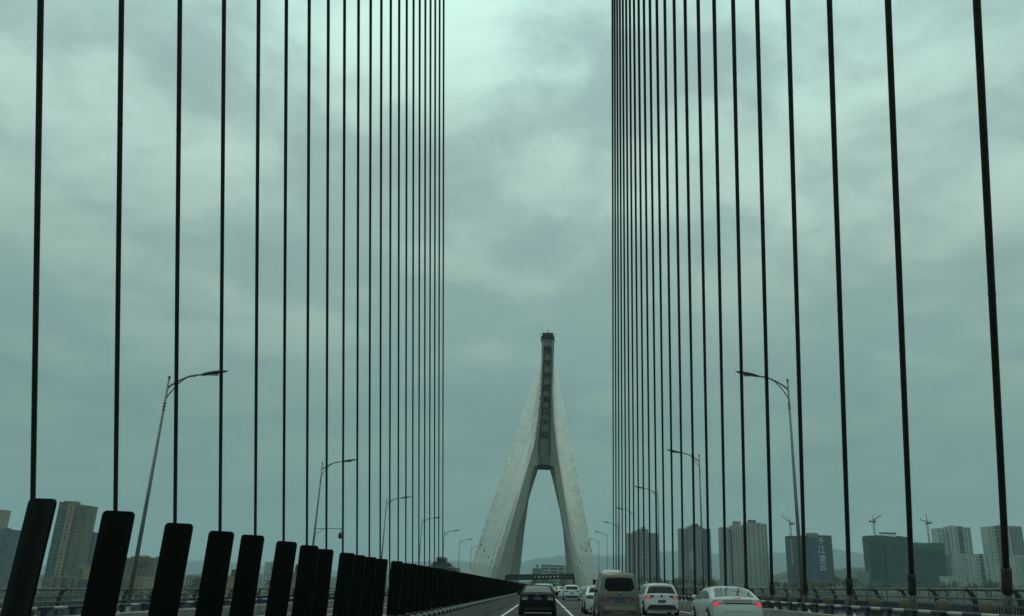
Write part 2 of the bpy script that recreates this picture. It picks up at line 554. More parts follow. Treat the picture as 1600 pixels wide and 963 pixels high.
# ------------------------------------------------------------------ near stay cables, rising to the tower behind the camera
def stay(side, i):
    X = XR if side > 0 else XL
    Y = (24.8 if side > 0 else 25.55) + 6.2 * i
    A = Vector((X, Y, dz(X) + .30))
    T = Vector((XC + (side * .1 if side < 0 else .1 + 1.2 * i / 22), -20.0, (69.0 + 14.0 * i / 22 if side < 0 else 76.0 - 1.5 * min(i, 6) + .9 * max(0, i - 6)) + EYE.z))
    d = (T - A); L = d.length; d.normalize()
    root = empty('stay_cable', A)
    nm = 'right' if side > 0 else 'left'
    r = .089
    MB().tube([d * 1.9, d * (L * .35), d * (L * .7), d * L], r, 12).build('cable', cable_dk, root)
    MB().tube([d * .05, d * 1.28], .125, 14).build('guide_pipe', cable_pipe, root)
    MB().tube([d * 1.24, d * 1.26, d * 1.98, d * 2.03], [.125, .137, .137, .108], 14).build('cable_boot', boot_m, root)
    MB().lathe([(.33, 0), (.33, .04), (.26, .09), (.17, .20), (.14, .22)], 16).build('collar', collar_wt, root)
    rnd = random.Random(i * 7 + side)
    s = rnd.uniform(9, 14)
    while s < min(L * .8, 62):
        MB().tube([d * s, d * (s + .07)], r + .006, 12).build('sheath_seam', seam_dk, root)
        s += 11.6
    if i == 0:
        lab = '%s dark stay cable of the %s row, thickest and closest to the camera' % (ORD[i], nm)
    elif i == 22:
        lab = 'last and innermost dark stay cable of the %s row, next to the open sky' % nm
    else:
        lab = '%s nearest dark stay cable of the %s row' % (ORD[i], nm)
    tag(root, lab, 'cable', 'dark stay cables on the %s' % nm)
for i in range(0, 23): stay(1, i)
for i in range(1, 23): stay(-1, i)

# ------------------------------------------------------------------ street lamps
def lamp(side, x, y, h, idx, camera_arm=False):
    s = -side
    root = empty('street_lamp', (x, y, dz(x) + .30))
    h = h - dz(x) - .30
    mb = MB()
    mb.tube([(0, 0, 0), (0, 0, h * .5), (0, 0, h)], [.115, .09, .05], 12)
    mb.lathe([(.2, 0), (.2, .03), (.14, .04), (.14, .35), (.12, .4)], 12)
    mb.build('pole', lamp_gy, root)
    for k in range(3):
        MB().lathe([(.062, 0), (.085, .01), (.085, .05), (.062, .06)], 12, (0, 0, h - 1.7 + k * .17)).build('ring', lamp_dk, root)
    MB().lathe([(.05, 0), (.075, .04), (.06, .12), (.02, .16)], 10, (0, 0, h)).build('finial', lamp_dk, root)
    def arc(z0, z1, L, sag):
        p = []
        for k in range(9):
            t = k / 8
            p.append((s * L * t, 0, z0 + (z1 - z0) * math.sin(t * math.pi / 2) ** .9 + sag * math.sin(math.pi * t)))
        return p
    MB().tube(arc(h - .50, h + .26, 1.85, .04), [.05] * 8 + [.04], 8).build('arm', lamp_gy, root)
    MB().tube(arc(h - 1.10, h + .16, 1.40, .08), .032, 8).build('brace', lamp_gy, root)
    # cobra head, tilted slightly up
    rings = []
    for k in range(11):
        t = k / 10
        wv = .21 * math.sin(math.pi * min(1, .12 + t * .86)) ** .6
        tv = .125 * math.sin(math.pi * min(1, .10 + t * .88)) ** .6
        cx = s * (1.70 + 1.38 * t); cz = h + .25 + .26 * t
        rings.append([(cx, wv * math.cos(a), cz + tv * math.sin(a) * (1 if math.sin(a) > 0 else .55)) for a in [2 * math.pi * q / 12 for q in range(12)]])
    hd = MB().loft(rings, smooth=True).build('lamp_head', lamp_dk, root)
    MB().box(s * 2.3 - .3, s * 2.3 + .3, -.13, .13, h + .27, h + .295).build('lens', lens_m, hd)
    nm = 'right' if side > 0 else 'left'
    lab = '%s grey street lamp along the %s edge of the bridge' % (ORD[idx] if idx == 0 else ORD[idx] + ' nearest', nm)
    if camera_arm:
        z = h * .52
        ca = MB().tube([(0, 0, z), (s * 2.3, 0, z + .12)], .03, 8).tube([(0, 0, z - .55), (s * .8, 0, z + .03)], .02, 6).build('camera_arm', lamp_gy, root)
        MB().tube([(s * 2.3, 0, z + .12), (s * 2.3, 0, z - .25)], .03, 8).build('drop_rod', lamp_gy, ca)
        MB().lathe([(.05, 0), (.16, -.06), (.20, -.2), (.20, -.34), (.15, -.48), (.04, -.54)], 14, (s * 2.3, 0, z - .22)).build('dome_camera', lamp_dk, root)
        lab = 'left street lamp with a dome camera hanging from a side arm'
    tag(root, lab, 'street lamp', 'street lamps along the bridge')
hr = at(1226, 596, 48.4).z
hl = at(268, 592, 41.2).z
for k in range(7):
    lamp(1, 14.35, 48.4 + 29.6 * k, hr, k)
    lamp(-1, -20.1, 41.2 + 31.5 * k, hl, k, k == 1)

# ------------------------------------------------------------------ far tower
tw = empty('bridge_tower', (at(843, 893, YT).x, YT, dz(XC)))
tag(tw, 'pale concrete cable tower with a single shaft splitting into two legs', 'tower')
TO = Vector(tw.location)
def P(px, py, Y):
    return at(px, py, Y) - TO
def leg(rows):
    rings = []
    for (py, o, r, i) in rows:
        sgn = 1 if o < r else -1
        a = P(o, py, YT); b = P(r, py, YT - 2.6); c = P(i, py, YT + .6)
        d = P(i, py, YT + 6); e = P(o + sgn * 2, py, YT + 6)
        z = a.z
        rings.append([(a.x, 0, z), (b.x, -2.6, z), (c.x, .6, z), (d.x, 6, z), (e.x, 6, z)])
    return rings
Lr = [(729, 823, 834, 841.2), (758, 814, 828, 832), (778, 806, 824, 826.2), (798, 799, 819, 823.5), (826, 790.5, 810, 819.5),
      (864, 778, 803, 815.5), (893, 769, 797.5, 812.5), (935, 757, 790, 808), (1070, 738, 768, 790)]
Rr = [(729, 875, 866, 858.8), (758, 883, 869, 866), (778, 888, 872.5, 870.3), (798, 891.5, 876, 875), (826, 896, 881.5, 879.6),
      (864, 904, 890.5, 883), (893, 911, 896.5, 884.7), (935, 921, 904, 889), (1070, 940, 925, 905)]
MB().loft(leg(Lr)).build('leg', tower_m, tw)
MB().loft(leg(Rr)).build('leg', tower_m, tw)
S = [(524, 847.5, 850.5, 861.5, 865), (529, 846.3, 850, 862, 866), (562, 846, 850, 861, 865.5), (610, 844, 848, 859.6, 864), (650, 840, 846, 859.4, 866),
     (690, 834.5, 842.5, 859.4, 870), (729.2, 823, 841, 859, 875)]
rings = []; pan = []
for (py, o0, p0, p1, o1) in S:
    z = P(850, py, YT).z
    xa, xb, xc_, xd = P(o0, py, YT).x, P(p0, py, YT - 2).x, P(p1, py, YT - 2).x, P(o1, py, YT).x
    rings.append([(xa, .5, z), (xb, -2.2, z), (xb + .02, -1.6, z), (xc_ - .02, -1.6, z), (xc_, -2.2, z), (xd, .5, z), (xd, 5.5, z), (xa, 5.5, z)])
MB().loft(rings).build('shaft', tower_m, tw)
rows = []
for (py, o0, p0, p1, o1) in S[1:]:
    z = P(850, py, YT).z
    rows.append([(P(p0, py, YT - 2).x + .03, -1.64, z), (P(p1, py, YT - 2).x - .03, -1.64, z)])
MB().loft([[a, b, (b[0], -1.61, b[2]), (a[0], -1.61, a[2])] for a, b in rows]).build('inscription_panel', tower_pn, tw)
a = P(840.8, 727, YT); b = P(859.2, 731.5, YT)
MB().box(a.x, b.x, -2.4, 6.2, b.z, a.z).build('arch_soffit', tower_dk, tw)
# cap with platform, brackets, aviation lights and mast
z0 = P(850, 529.5, YT).z; z1 = P(850, 524, YT).z
xa, xb = P(846.8, 525, YT).x, P(865.2, 525, YT).x; xm = (xa + xb) / 2
cap = MB().box(xa - .35, xb + .35, -2.6, 5.9, z0 - .2, z0 + .5).box(xa + .2, xb - .2, -2.2, 5.4, z0 + .5, z1 + .5).build('cap', tower_dk, tw)
for (sx, zz) in ((-1, z0 + 1.1), (1, z0 + 1.1), (1, z0 - 1.4), (-1, z0 - 1.2)):
    x = xm + sx * (xb - xa) / 2
    MB().tube([(x, -2, zz), (x + sx * 1.0, -2.2, zz + (.5 if zz > z0 else 0))], .11, 6).build('light_bracket', tower_dk, tw)
MB().tube([(xm, 1, z1), (xm, 1, z1 + 1.6), (xm, 1, z1 + 3.2)], [.4, .2, .12], 8).build('lightning_mast', tower_dk, tw)
# cable mouths along both edges of the panel
for k in range(40):
    py = 546 + k * 4.15
    j = max(i for i in range(len(S)) if S[i][0] <= py)
    f = (py - S[j][0]) / (S[j + 1][0] - S[j][0])
    for side in (0, 1):
        px = S[j][2 + side] * (1 - f) + S[j + 1][2 + side] * f
        q = P(px, py, YT - 2.2)
        if k == 0:
            me_m = MB().box(-.32, .32, -.2, .25, -.32, .32).mesh('cable_mouth', tower_dk) if side == 0 else me_m
        inst('cable_mouth', me_m, tw, (q.x, -2.2, q.z))
q0 = P(850, 543.5, YT); q1 = P(861.5, 548, YT)
MB().box(q0.x, q1.x, -2.6, -1.5, q1.z, q0.z).build('panel_head', tower_dk, tw)

def glyph(ch, size, m, parent, loc, rot, depth=.06, sx=1.0):
    cu = bpy.data.curves.new('character', 'FONT')
    cu.body = ch; cu.size = 1.0; cu.extrude = depth / size; cu.align_x = 'CENTER'; cu.align_y = 'CENTER'
    cu.offset = 0.012
    cu.resolution_u = 2
    tmp = bpy.data.objects.new('character', cu)
    C.objects.link(tmp)
    dg = bpy.context.evaluated_depsgraph_get()
    me = bpy.data.meshes.new_from_object(tmp.evaluated_get(dg))
    bpy.data.objects.remove(tmp)
    vs = [v.co for v in me.vertices]
    cx = (min(v.x for v in vs) + max(v.x for v in vs)) / 2; cy = (min(v.y for v in vs) + max(v.y for v in vs)) / 2
    k = size / max(max(v.x for v in vs) - min(v.x for v in vs), max(v.y for v in vs) - min(v.y for v in vs))
    for v in me.vertices:
        v.co = Vector(((v.co.x - cx) * k * sx, (v.co.y - cy) * k, v.co.z * k))
    me.materials.clear(); me.materials.append(m)
    o = bpy.data.objects.new('character', me)
    o.location = loc; o.rotation_euler = rot
    C.objects.link(o); o.parent = parent
    return o
for ch, py, px in zip('涪陵李渡長江大橋', (549.5, 567, 587, 605.5, 625, 642, 660, 679.5), (855.5, 855, 854.2, 853.5, 853.7, 852.5, 852, 851.3)):
    q = P(px, py, YT - 1.7)
    glyph(ch, 3.0, ink, tw, (q.x, -1.74, q.z), (R(90), 0, 0), .05)

# pale cables of the far tower
def far_stay(side, k, n, ya, yb, back=False):
    t = k / (n - 1)
    if 0 < k < n - 1: t += random.Random(k * 13 + side * 5 + n).uniform(-.42, .42) / (n - 1)
    X = XR if side > 0 else XL
    Y = 1 / (1 / ya + (1 / yb - 1 / ya) * t)
    py = 556 + 140 * t + (6 if back else 0)
    j = max(i for i in range(len(S)) if S[i][0] <= py)
    f = (py - S[j][0]) / (S[j + 1][0] - S[j][0])
    c = 1 if side < 0 else 4
    px = S[j][c] * (1 - f) + S[j + 1][c] * f
    px += (-1.2 if side > 0 else 1.2)
    T = at(px, py, YT)
    T.y = YT + (4.5 if back else -.4)
    A = Vector((X, Y, dz(X) + .3))
    d = T - A
    root = empty('stay_cable', A)
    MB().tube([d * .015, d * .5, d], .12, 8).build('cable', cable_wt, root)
    MB().tube([d * 0, d * .022], .15, 8).build('guide_pipe', collar_wt, root)
    if k % 5 == 2 and not back:
        q = .045 + .02 * ((k * 7) % 5)
        MB().tube([d * q, d * (q + .005)], .19, 8).build('damper_clamp', tower_dk, root)
    nm = 'right' if side > 0 else 'left'
    if k == 0 and not back:
        tag(root, 'outermost pale stay cable on the %s of the far tower' % nm, 'cable', 'pale stay cables on the %s of the far tower' % nm)
        for q in range(16):
            MB().tube([d * (.10 + q * .03), d * (.1028 + q * .03)], .14, 6).build('sheath_seam', tower_dk, root)
    elif back:
        tag(root, '%s pale back-span cable behind the %s leg of the far tower' % (ORD[k].replace('nearest', 'farthest') if k == 0 else ORD[k] + ' farthest', nm), 'cable', 'pale stay cables behind the far tower, %s' % nm)
    else:
        tag(root, '%s pale cable from the outer edge of the %s fan of the far tower' % (ORD[k], nm), 'cable', 'pale stay cables within the %s fan of the far tower' % nm)
for side in (-1, 1):
    for k in range(26): far_stay(side, k, 26, 201.0, 314.0)
    for k in range(10): far_stay(side, k, 10, YT + 105, YT + 30, True)

# portal gantry by the tower
gy = 318.0
ga = at(789.5, 897.5, gy); gb = at(897.5, 905.5, gy)
gt = empty('portal_gantry', ((ga.x + gb.x) / 2, gy, dz(0)))
tag(gt, 'black portal gantry beam spanning the road between the tower legs', 'gantry')
G = Vector(gt.location)
gp = [at(*q, gy) - G for q in ((788.5, 907), (898, 905.5), (897, 896.5), (790.5, 898))]
MB().prism([(q.x, q.z) for q in gp], 'y', -.5, .5).build('beam', tower_dk, gt)
for x, dx_ in ((ga.x + .4, -.9), (gb.x - .4, .9)):
    MB().loft([[(x + dx_ - G.x - .35, -.4, -1.2), (x + dx_ - G.x + .35, -.4, -1.2), (x + dx_ - G.x + .35, .4, -1.2), (x + dx_ - G.x - .35, .4, -1.2)],
               [(x - G.x - .35, -.4, gb.z - G.z + .3), (x - G.x + .35, -.4, gb.z - G.z + .3), (x - G.x + .35, .4, gb.z - G.z + .3), (x - G.x - .35, .4, gb.z - G.z + .3)]]).build('post', tower_dk, gt)
rnd = random.Random(5)
for k in range(13):
    q = at(813 + 5.9 * k, 902 - .08 * k, gy - .55)
    w = .26 + (.12 if 4 < k < 11 else 0) + rnd.uniform(0, .05)
    mb = MB(); mb.prism([(-w, -.1), (-.12, -.12), (0, -w), (.14, -.1), (w, .05), (.1, .14), (-.02, w), (-.1, .12)], 'y', -.03, .03)
    mb.build('sign_mark', white_txt if 3 < k < 11 else rail_gy, gt).location = (q.x - G.x, -.56, q.z - G.z)

# ------------------------------------------------------------------ river bank and its trees
ridge('river_bank', [(-450, 930), (100, 934), (300, 928), (480, 924), (640, 921), (800, 917), (900, 917), (1010, 915), (1120, 914), (1250, 917), (1340, 918),
                     (1480, 925), (1620, 930), (1900, 932)], 640, 260, hill_near, 9, 1.0)
leaf_m = mat('foliage', (.055, .080, .040), .9, var=.6, scale=.35)
def wood(name, label, spots, seed):
    rnd = random.Random(seed)
    mb = MB()
    for (px, py, Y, r) in spots:
        c = at(px, py, Y)
        for q in range(int(26 * r)):
            a = rnd.uniform(0, 6.28); e = rnd.uniform(-.6, 1.5); rr = r * rnd.uniform(.35, 1.0) * (1 + .3 * math.sin(3 * a + px))
            p = c + Vector((rr * math.cos(a) * math.cos(e), rr * math.sin(a) * math.cos(e), rr * .8 * math.sin(e)))
            s = rnd.uniform(.35, .8)
            u = Vector((rnd.gauss(0, 1), rnd.gauss(0, 1), rnd.gauss(0, 1))).normalized(); w = u.orthogonal().normalized()
            b = len(mb.v)
            mb.v += [tuple(p + u * s), tuple(p + w * s), tuple(p - u * s), tuple(p - w * s * .8)]
            mb.face([b, b + 1, b + 2, b + 3])
        b0 = c - Vector((0, 0, r * .5))
        mb.tube([c - Vector((0, 0, r * 2.2)), b0, c], [.35, .25, .1], 5)
    return tag(mb.build(name, leaf_m), label, 'trees', kind='stuff')
rnd = random.Random(21)
spots = []
for (x0, x1, y0, y1, Y, n) in ((1000, 1125, 908, 914, 600, 26), (1300, 1345, 905, 914, 620, 12), (1470, 1610, 914, 926, 600, 26), (835, 900, 909, 916, 610, 18),
                               (300, 345, 908, 930, 560, 26), (410, 480, 912, 924, 600, 16), (620, 680, 906, 918, 600, 10), (200, 300, 922, 934, 560, 20),
                               (1200, 1300, 912, 918, 600, 20), (1345, 1470, 914, 922, 600, 20), (0, 150, 930, 940, 560, 16)):
    for k in range(n):
        spots.append((rnd.uniform(x0, x1), rnd.uniform(y0, y1), Y + rnd.uniform(-20, 20), rnd.uniform(2.2, 4.6)))
wood('bank_woods', 'dark green trees massed along the far river bank', spots, 4)

# ------------------------------------------------------------------ buildings
BM = {
    'grey': mat('render_grey', (.19, .205, .195), .9, var=.25, scale=.08, stretch=(1, 1, .3)),
    'beige': mat('render_beige', (.30, .30, .25), .9, var=.25, scale=.08, stretch=(1, 1, .3)),
    'tan': mat('render_tan', (.26, .21, .12), .9, var=.22, scale=.08, stretch=(1, 1, .3)),
    'sand': mat('render_sand', (.15, .145, .108), .9, var=.3, scale=.1, stretch=(1, 1, .3)),
    'white': mat('render_white', (.34, .36, .34), .9, var=.22, scale=.08, stretch=(1, 1, .3)),
    'slate': mat('render_slate', (.075, .105, .115), .85, var=.25, scale=.08),
    'blue': mat('cladding_blue', (.018, .045, .125), .6, var=.35, scale=.12),
    'greyg': mat('net_grey_green', (.036, .056, .054), .9, var=.35, scale=.2),
    'green': mat('net_green', (.013, .052, .034), .95, var=.45, scale=.25, stretch=(1, 1, .5), bump=.5),
    'green2': mat('net_green_faded', (.018, .060, .043), .95, var=.4, scale=.3, bump=.5),
    'green3': mat('net_green_deep', (.010, .042, .026), .95, var=.4, scale=.3, bump=.5),
    'greenb': mat('net_bright_green', (.022, .100, .048), .95, var=.5, scale=.3, bump=.5),
    'roof': mat('roof_dark', (.055, .060, .058), .9, var=.3, scale=.2),
    'glass': glass_far,
    'brown': mat('render_brown', (.24, .17, .10), .9, var=.25, scale=.1),
}
def building(name, label, Y, bays, huts=(), fh=3.0, depth=18.0, zmin=-24.0, cat='building', group=None):
    """bays: (px0, px1, ytop, setback, wall, window columns, window width share)"""
    px = sum((b[0] + b[1]) / 2 for b in bays) / len(bays)
    base = at(px, 900, Y)
    root = empty(name, (base.x, Y, GZ - 1))
    O = Vector(root.location)
    tag(root, label, cat, group)
    for b in bays:
        p0, p1, yt, sb, wall, nc, ws = b[:7]
        a = at(p0, yt, Y + sb); c = at(p1, yt, Y + sb)
        x0, x1, z1 = a.x - O.x, c.x - O.x, a.z - O.z
        w = MB().box(x0, x1, sb, sb + depth, 0, z1).build('wall', BM[wall], root)
        MB().box(x0 - .25, x1 + .25, sb - .25, sb + depth + .2, z1, z1 + .9).build('parapet', BM[wall], root)
        if nc:
            cw = (x1 - x0) / nc
            ww, wh = cw * ws, fh * (.52 if ws < .8 else .62)
            mes = [MB().box(-ww / 2, ww / 2, -.06, .14, -wh / 2, wh / 2).mesh('window', g_) for g_ in (glass_far, glass_far, glass_far, curtain_a, curtain_b)]
            wr = random.Random(int(p0 * 10) + nc)
            z = z1 - 2.4
            while z > zmin - O.z:
                for k in range(nc):
                    inst('window', wr.choice(mes), root, (x0 + cw * (k + .5), sb, z))
                z -= fh
            if ws >= .8:                       # balcony stacks: slabs proud of the glass
                z = z1 - 2.4 - fh / 2; k = 0
                sl = MB().box(x0, x1, sb - .9, sb - .07, -.22, .35).mesh('balcony', BM['white'])
                while z > zmin - O.z:
                    k += 1
                    if k % 3 == 1: inst('balcony', sl, root, (0, 0, z))
                    z -= fh
            elif (x1 - x0) > 6:
                z = z1 - 2.4 - fh * .45
                fb = MB().box(x0 + .1, x1 - .1, sb - .16, sb - .012, -.12, .12).mesh('floor_band', BM[wall])
                while z > zmin - O.z:
                    inst('floor_band', fb, root, (0, 0, z)); z -= fh * 2
    for (p0, p1, yt, zb, wall) in huts:
        a = at(p0, yt, Y + 5); c = at(p1, yt, Y + 5); d = at(p0, zb, Y + 5)
        MB().box(a.x - O.x, c.x - O.x, 5, 12, d.z - O.z - 2, a.z - O.z).build('roof_hut', BM[wall], root)
    return root

building('apartment_tower', 'grey apartment tower nearest the far bridge tower, behind the innermost right cables', 1060,
         [(980.5, 990, 834.5, 4, 'beige', 2, .4), (990, 1012.5, 831, 0, 'grey', 5, .45), (1012.5, 1029, 834, 2.5, 'grey', 4, .45)],
         [(996, 1013, 826.5, 833, 'grey'), (1003, 1008, 823.5, 830, 'roof')])
r2 = building('apartment_tower', 'grey apartment tower with two bright white window patches', 1060,
         [(1062, 1075, 827, 3, 'grey', 3, .45), (1075, 1098, 824, 0, 'grey', 5, .45), (1098, 1110, 827, 2, 'slate', 3, .5)],
         [(1078, 1096, 821, 826, 'grey'), (1082, 1091, 818.5, 824, 'roof')])
for (p0, p1, y0, y1) in ((1077, 1084.5, 862, 891), (1095.5, 1102, 884, 922)):
    a = at(p0, y0, 1059.2); b = at(p1, y1, 1059.2); O = Vector(r2.location)
    w = MB().box(a.x - O.x, b.x - O.x, -.95, -.1, b.z - O.z, a.z - O.z).build('white_panel', BM['white'], r2)
    me = MB().box(-.6, .6, -1.02, -.9, -.8, .8).mesh('window', BM['glass'])
    z = a.z - O.z - 1.6
    while z > b.z - O.z + 1:
        for f in (.28, .74):
            inst('window', me, w, (a.x - O.x + (b.x - a.x) * f, 0, z))
        z -= 3.0
building('apartment_tower', 'large beige twin apartment tower above the white sedan', 1040,
         [(1126.5, 1139.5, 825, 3, 'beige', 3, .45), (1139.5, 1144, 828, 6, 'slate', 1, .85), (1144, 1160, 822, 0, 'beige', 4, .45),
          (1160, 1165.5, 822, 5, 'slate', 1, .85), (1165.5, 1188, 817.5, 1.5, 'beige', 3, .28), (1188, 1198, 819.5, 3.5, 'white', 2, .5)],
         [(1146, 1157, 814.5, 822, 'grey'), (1170, 1181, 812.5, 820, 'roof')])
building('apartment_tower', 'pale high-rise with a glazed balcony strip right of the green netted block', 1150,
         [(1464, 1482, 826.5, 4, 'white', 3, .45), (1482, 1495, 823.5, 0, 'white', 2, .35), (1495, 1504, 823.5, 2, 'slate', 1, .85), (1504, 1516, 825, 0, 'white', 2, .45)],
         [(1484, 1492, 821, 825, 'white')])
building('apartment_tower', 'pale high-rise at the right edge of the picture behind the thickest cable', 1150,
         [(1542, 1553, 824, 0, 'white', 2, .4), (1553, 1567, 823, 2, 'slate', 1, .85), (1567, 1576, 823, 0, 'white', 1, .4), (1576, 1596, 823, 4, 'grey', 4, .4)],
         [(1561, 1569, 820, 824, 'white')])
building('apartment_block', 'lower pale block in front of the high-rise with glazed balcony strip', 980,
         [(1489, 1500, 869, 0, 'white', 3, .35), (1500, 1508, 866.5, 1, 'white', 2, .35), (1508, 1517, 870, 0, 'white', 2, .4)], fh=2.8)
building('apartment_block', 'low pale block with a dark window strip between the two high-rises', 1000,
         [(1523, 1529, 868, 0, 'white', 1, .5), (1529, 1536, 867, 2, 'slate', 1, .85), (1536, 1547, 867.5, 0, 'white', 1, .3)], fh=2.8)
building('apartment_block', 'low pale block at the far right edge behind the railing', 980,
         [(1584, 1594, 870, 0, 'white', 3, .35), (1594, 1612, 869, 2, 'white', 4, .4)], fh=2.8)
building('apartment_block', 'small pale house block just above the right railing beside the green net', 900,
         [(1480, 1493, 902, 0, 'white', 3, .4)], fh=2.6)
building('low_building', 'small white low building between the blue block and the green block', 1000,
         [(1334, 1341, 897, 3, 'white', 2, .4), (1341, 1358, 894, 0, 'grey', 4, .4)], fh=2.6)

# the wrapped block with the big white characters
bY = 1000.0
b1 = building('wrapped_tower', 'dark blue and grey wrapped tower with large white characters', bY,
              [(1233, 1249, 838.5, 2, 'greyg', 0, 0), (1249, 1262, 838, 1, 'greyg', 0, 0), (1262, 1277, 838, 0, 'blue', 6, .55), (1277, 1299, 837.5, .6, 'greyg', 0, 0)],
              [(1262, 1278, 833, 839, 'roof')])
O = Vector(b1.location)
for ch, py, px in zip('千江凌云', (845.5, 859, 873, 886.5), (1283, 1284, 1285, 1286.5)):
    q = at(px, py, bY)
    glyph(ch, 8.7, sign_wt, b1, (q.x - O.x, .35, q.z - O.z), (R(90), 0, 0), .2)
for px0, px1, n in ((1236.5, 1239.5, 10), (1249.5, 1252.5, 9)):
    for k in range(n):
        q = at(px0 + (px1 - px0) * k / n, 844 + 4.0 * k, bY)
        mb = MB()
        mb.box(-.9, .9, -.05, .05, .75, 1.05).box(-.15, .15, -.05, .05, -1.1, 1.2).box(-.9, .9, -.05, .05, -.2, .1).box(-.9, -.5, -.05, .05, -1.0, -.5).box(.5, .9, -.05, .05, -1.0, -.5)
        mb.build('sign_mark', gold_txt, b1).location = (q.x - O.x, (1.8 if px0 < 1245 else .8), q.z - O.z)
# open concrete frame on the roof
for px in (1263, 1267, 1271, 1275):
    q = at(px, 836, bY - 1)
    MB().box(-.4, .4, -.4, .4, -3, 3).build('roof_column', BM['white'], b1).location = (q.x - O.x, -1.0, q.z - O.z)

def netted(name, label, Y, p0, p1, yt, nx, fh, dep, crest):
    a = at(p0, yt, Y); c = at(p1, yt, Y)
    root = empty(name, ((a.x + c.x) / 2, Y, GZ - 1)); O = Vector(root.location)
    tag(root, label, 'building')
    z1 = a.z - O.z; x0, x1 = a.x - O.x, c.x - O.x
    MB().box(x0 + .4, x1 - .4, .4, dep, 0, z1 - 1).build('core', BM['green'], root)
    cw = (x1 - x0) / nx
    rnd = random.Random(int(p0))
    z = z1; row = 0
    while z > 15:
        for k in range(nx):
            xa = x0 + cw * k; xb = xa + cw
            zz0, zz1 = z - fh, z
            top = rnd.uniform(-.2, .9) if row == 0 else 0
            rows = []
            for j in range(4):
                f = j / 3
                bulge = -.25 * math.sin(math.pi * f) * rnd.uniform(.2, 1.2)
                rows.append([(xa + cw * g + (.0), bulge * (.4 + .6 * math.sin(math.pi * g)) + rnd.uniform(-.05, .05), zz0 + (fh + top) * f - .04 * (f < .1)) for g in (0, .33, .66, 1)])
            MB().grid(rows, False).build('net_panel', BM['greenb' if (row < crest and k > nx * .3) else rnd.choice(('green', 'green', 'green2', 'green3'))], root)
        MB().box(x0, x1, -.42, -.30, z - fh - .18, z - fh + .12).build('net_seam', BM['green3'], root)
        z -= fh; row += 1
    zz = z1
    while zz > 15:                         # the right-hand side of the wrap
        rows = [[(x1 - .02, 0.1 + dep * g, zz - fh * (1 - f)) for g in (0, .5, 1)] for f in (0, 1)]
        MB().grid(rows, False).build('net_panel', BM['green'], root)
        rows = [[(x0 + .02, 0.1 + dep * g, zz - fh * (1 - f)) for g in (0, .5, 1)] for f in (0, 1)]
        MB().grid(rows, False).build('net_panel', BM['green'], root)
        zz -= fh
    return root, z1, x0, x1
n1_, z1, x0, x1 = netted('netted_tower', 'taller building wrapped in dark green safety net with a roof frame', 1010, 1356.5, 1421, 837, 6, 7.0, 20, 0)
O = Vector(n1_.location)
for k in range(7):
    q = at(1377 + k * 3.6, 835, 1012)
    MB().box(-.35, .35, -.3, .3, -2.2, 2.2).build('roof_column', BM['roof'], n1_).location = (q.x - O.x, 2, q.z - O.z)
a = at(1376, 832, 1012); b = at(1400, 832, 1012); b.z = a.z - 1.0
MB().box(a.x - O.x, b.x - O.x, 1.2, 9, b.z - O.z, a.z - O.z).build('roof_slab', BM['roof'], n1_)
n2_, z1, x0, x1 = netted('netted_block', 'lower building wrapped in green safety net beside the taller netted one', 985, 1392, 1474, 847, 8, 7.0, 20, 1)
O = Vector(n2_.location)
mb = MB(); rnd = random.Random(2)
for k in range(34):
    x = x0 + (x1 - x0) * k / 33
    mb.box(x - .09, x + .09, .3, .5, z1 - 1, z1 + rnd.uniform(1.0, 3.2))
tag(mb.build('scaffold_poles', BM['roof'], n2_), kind='stuff')

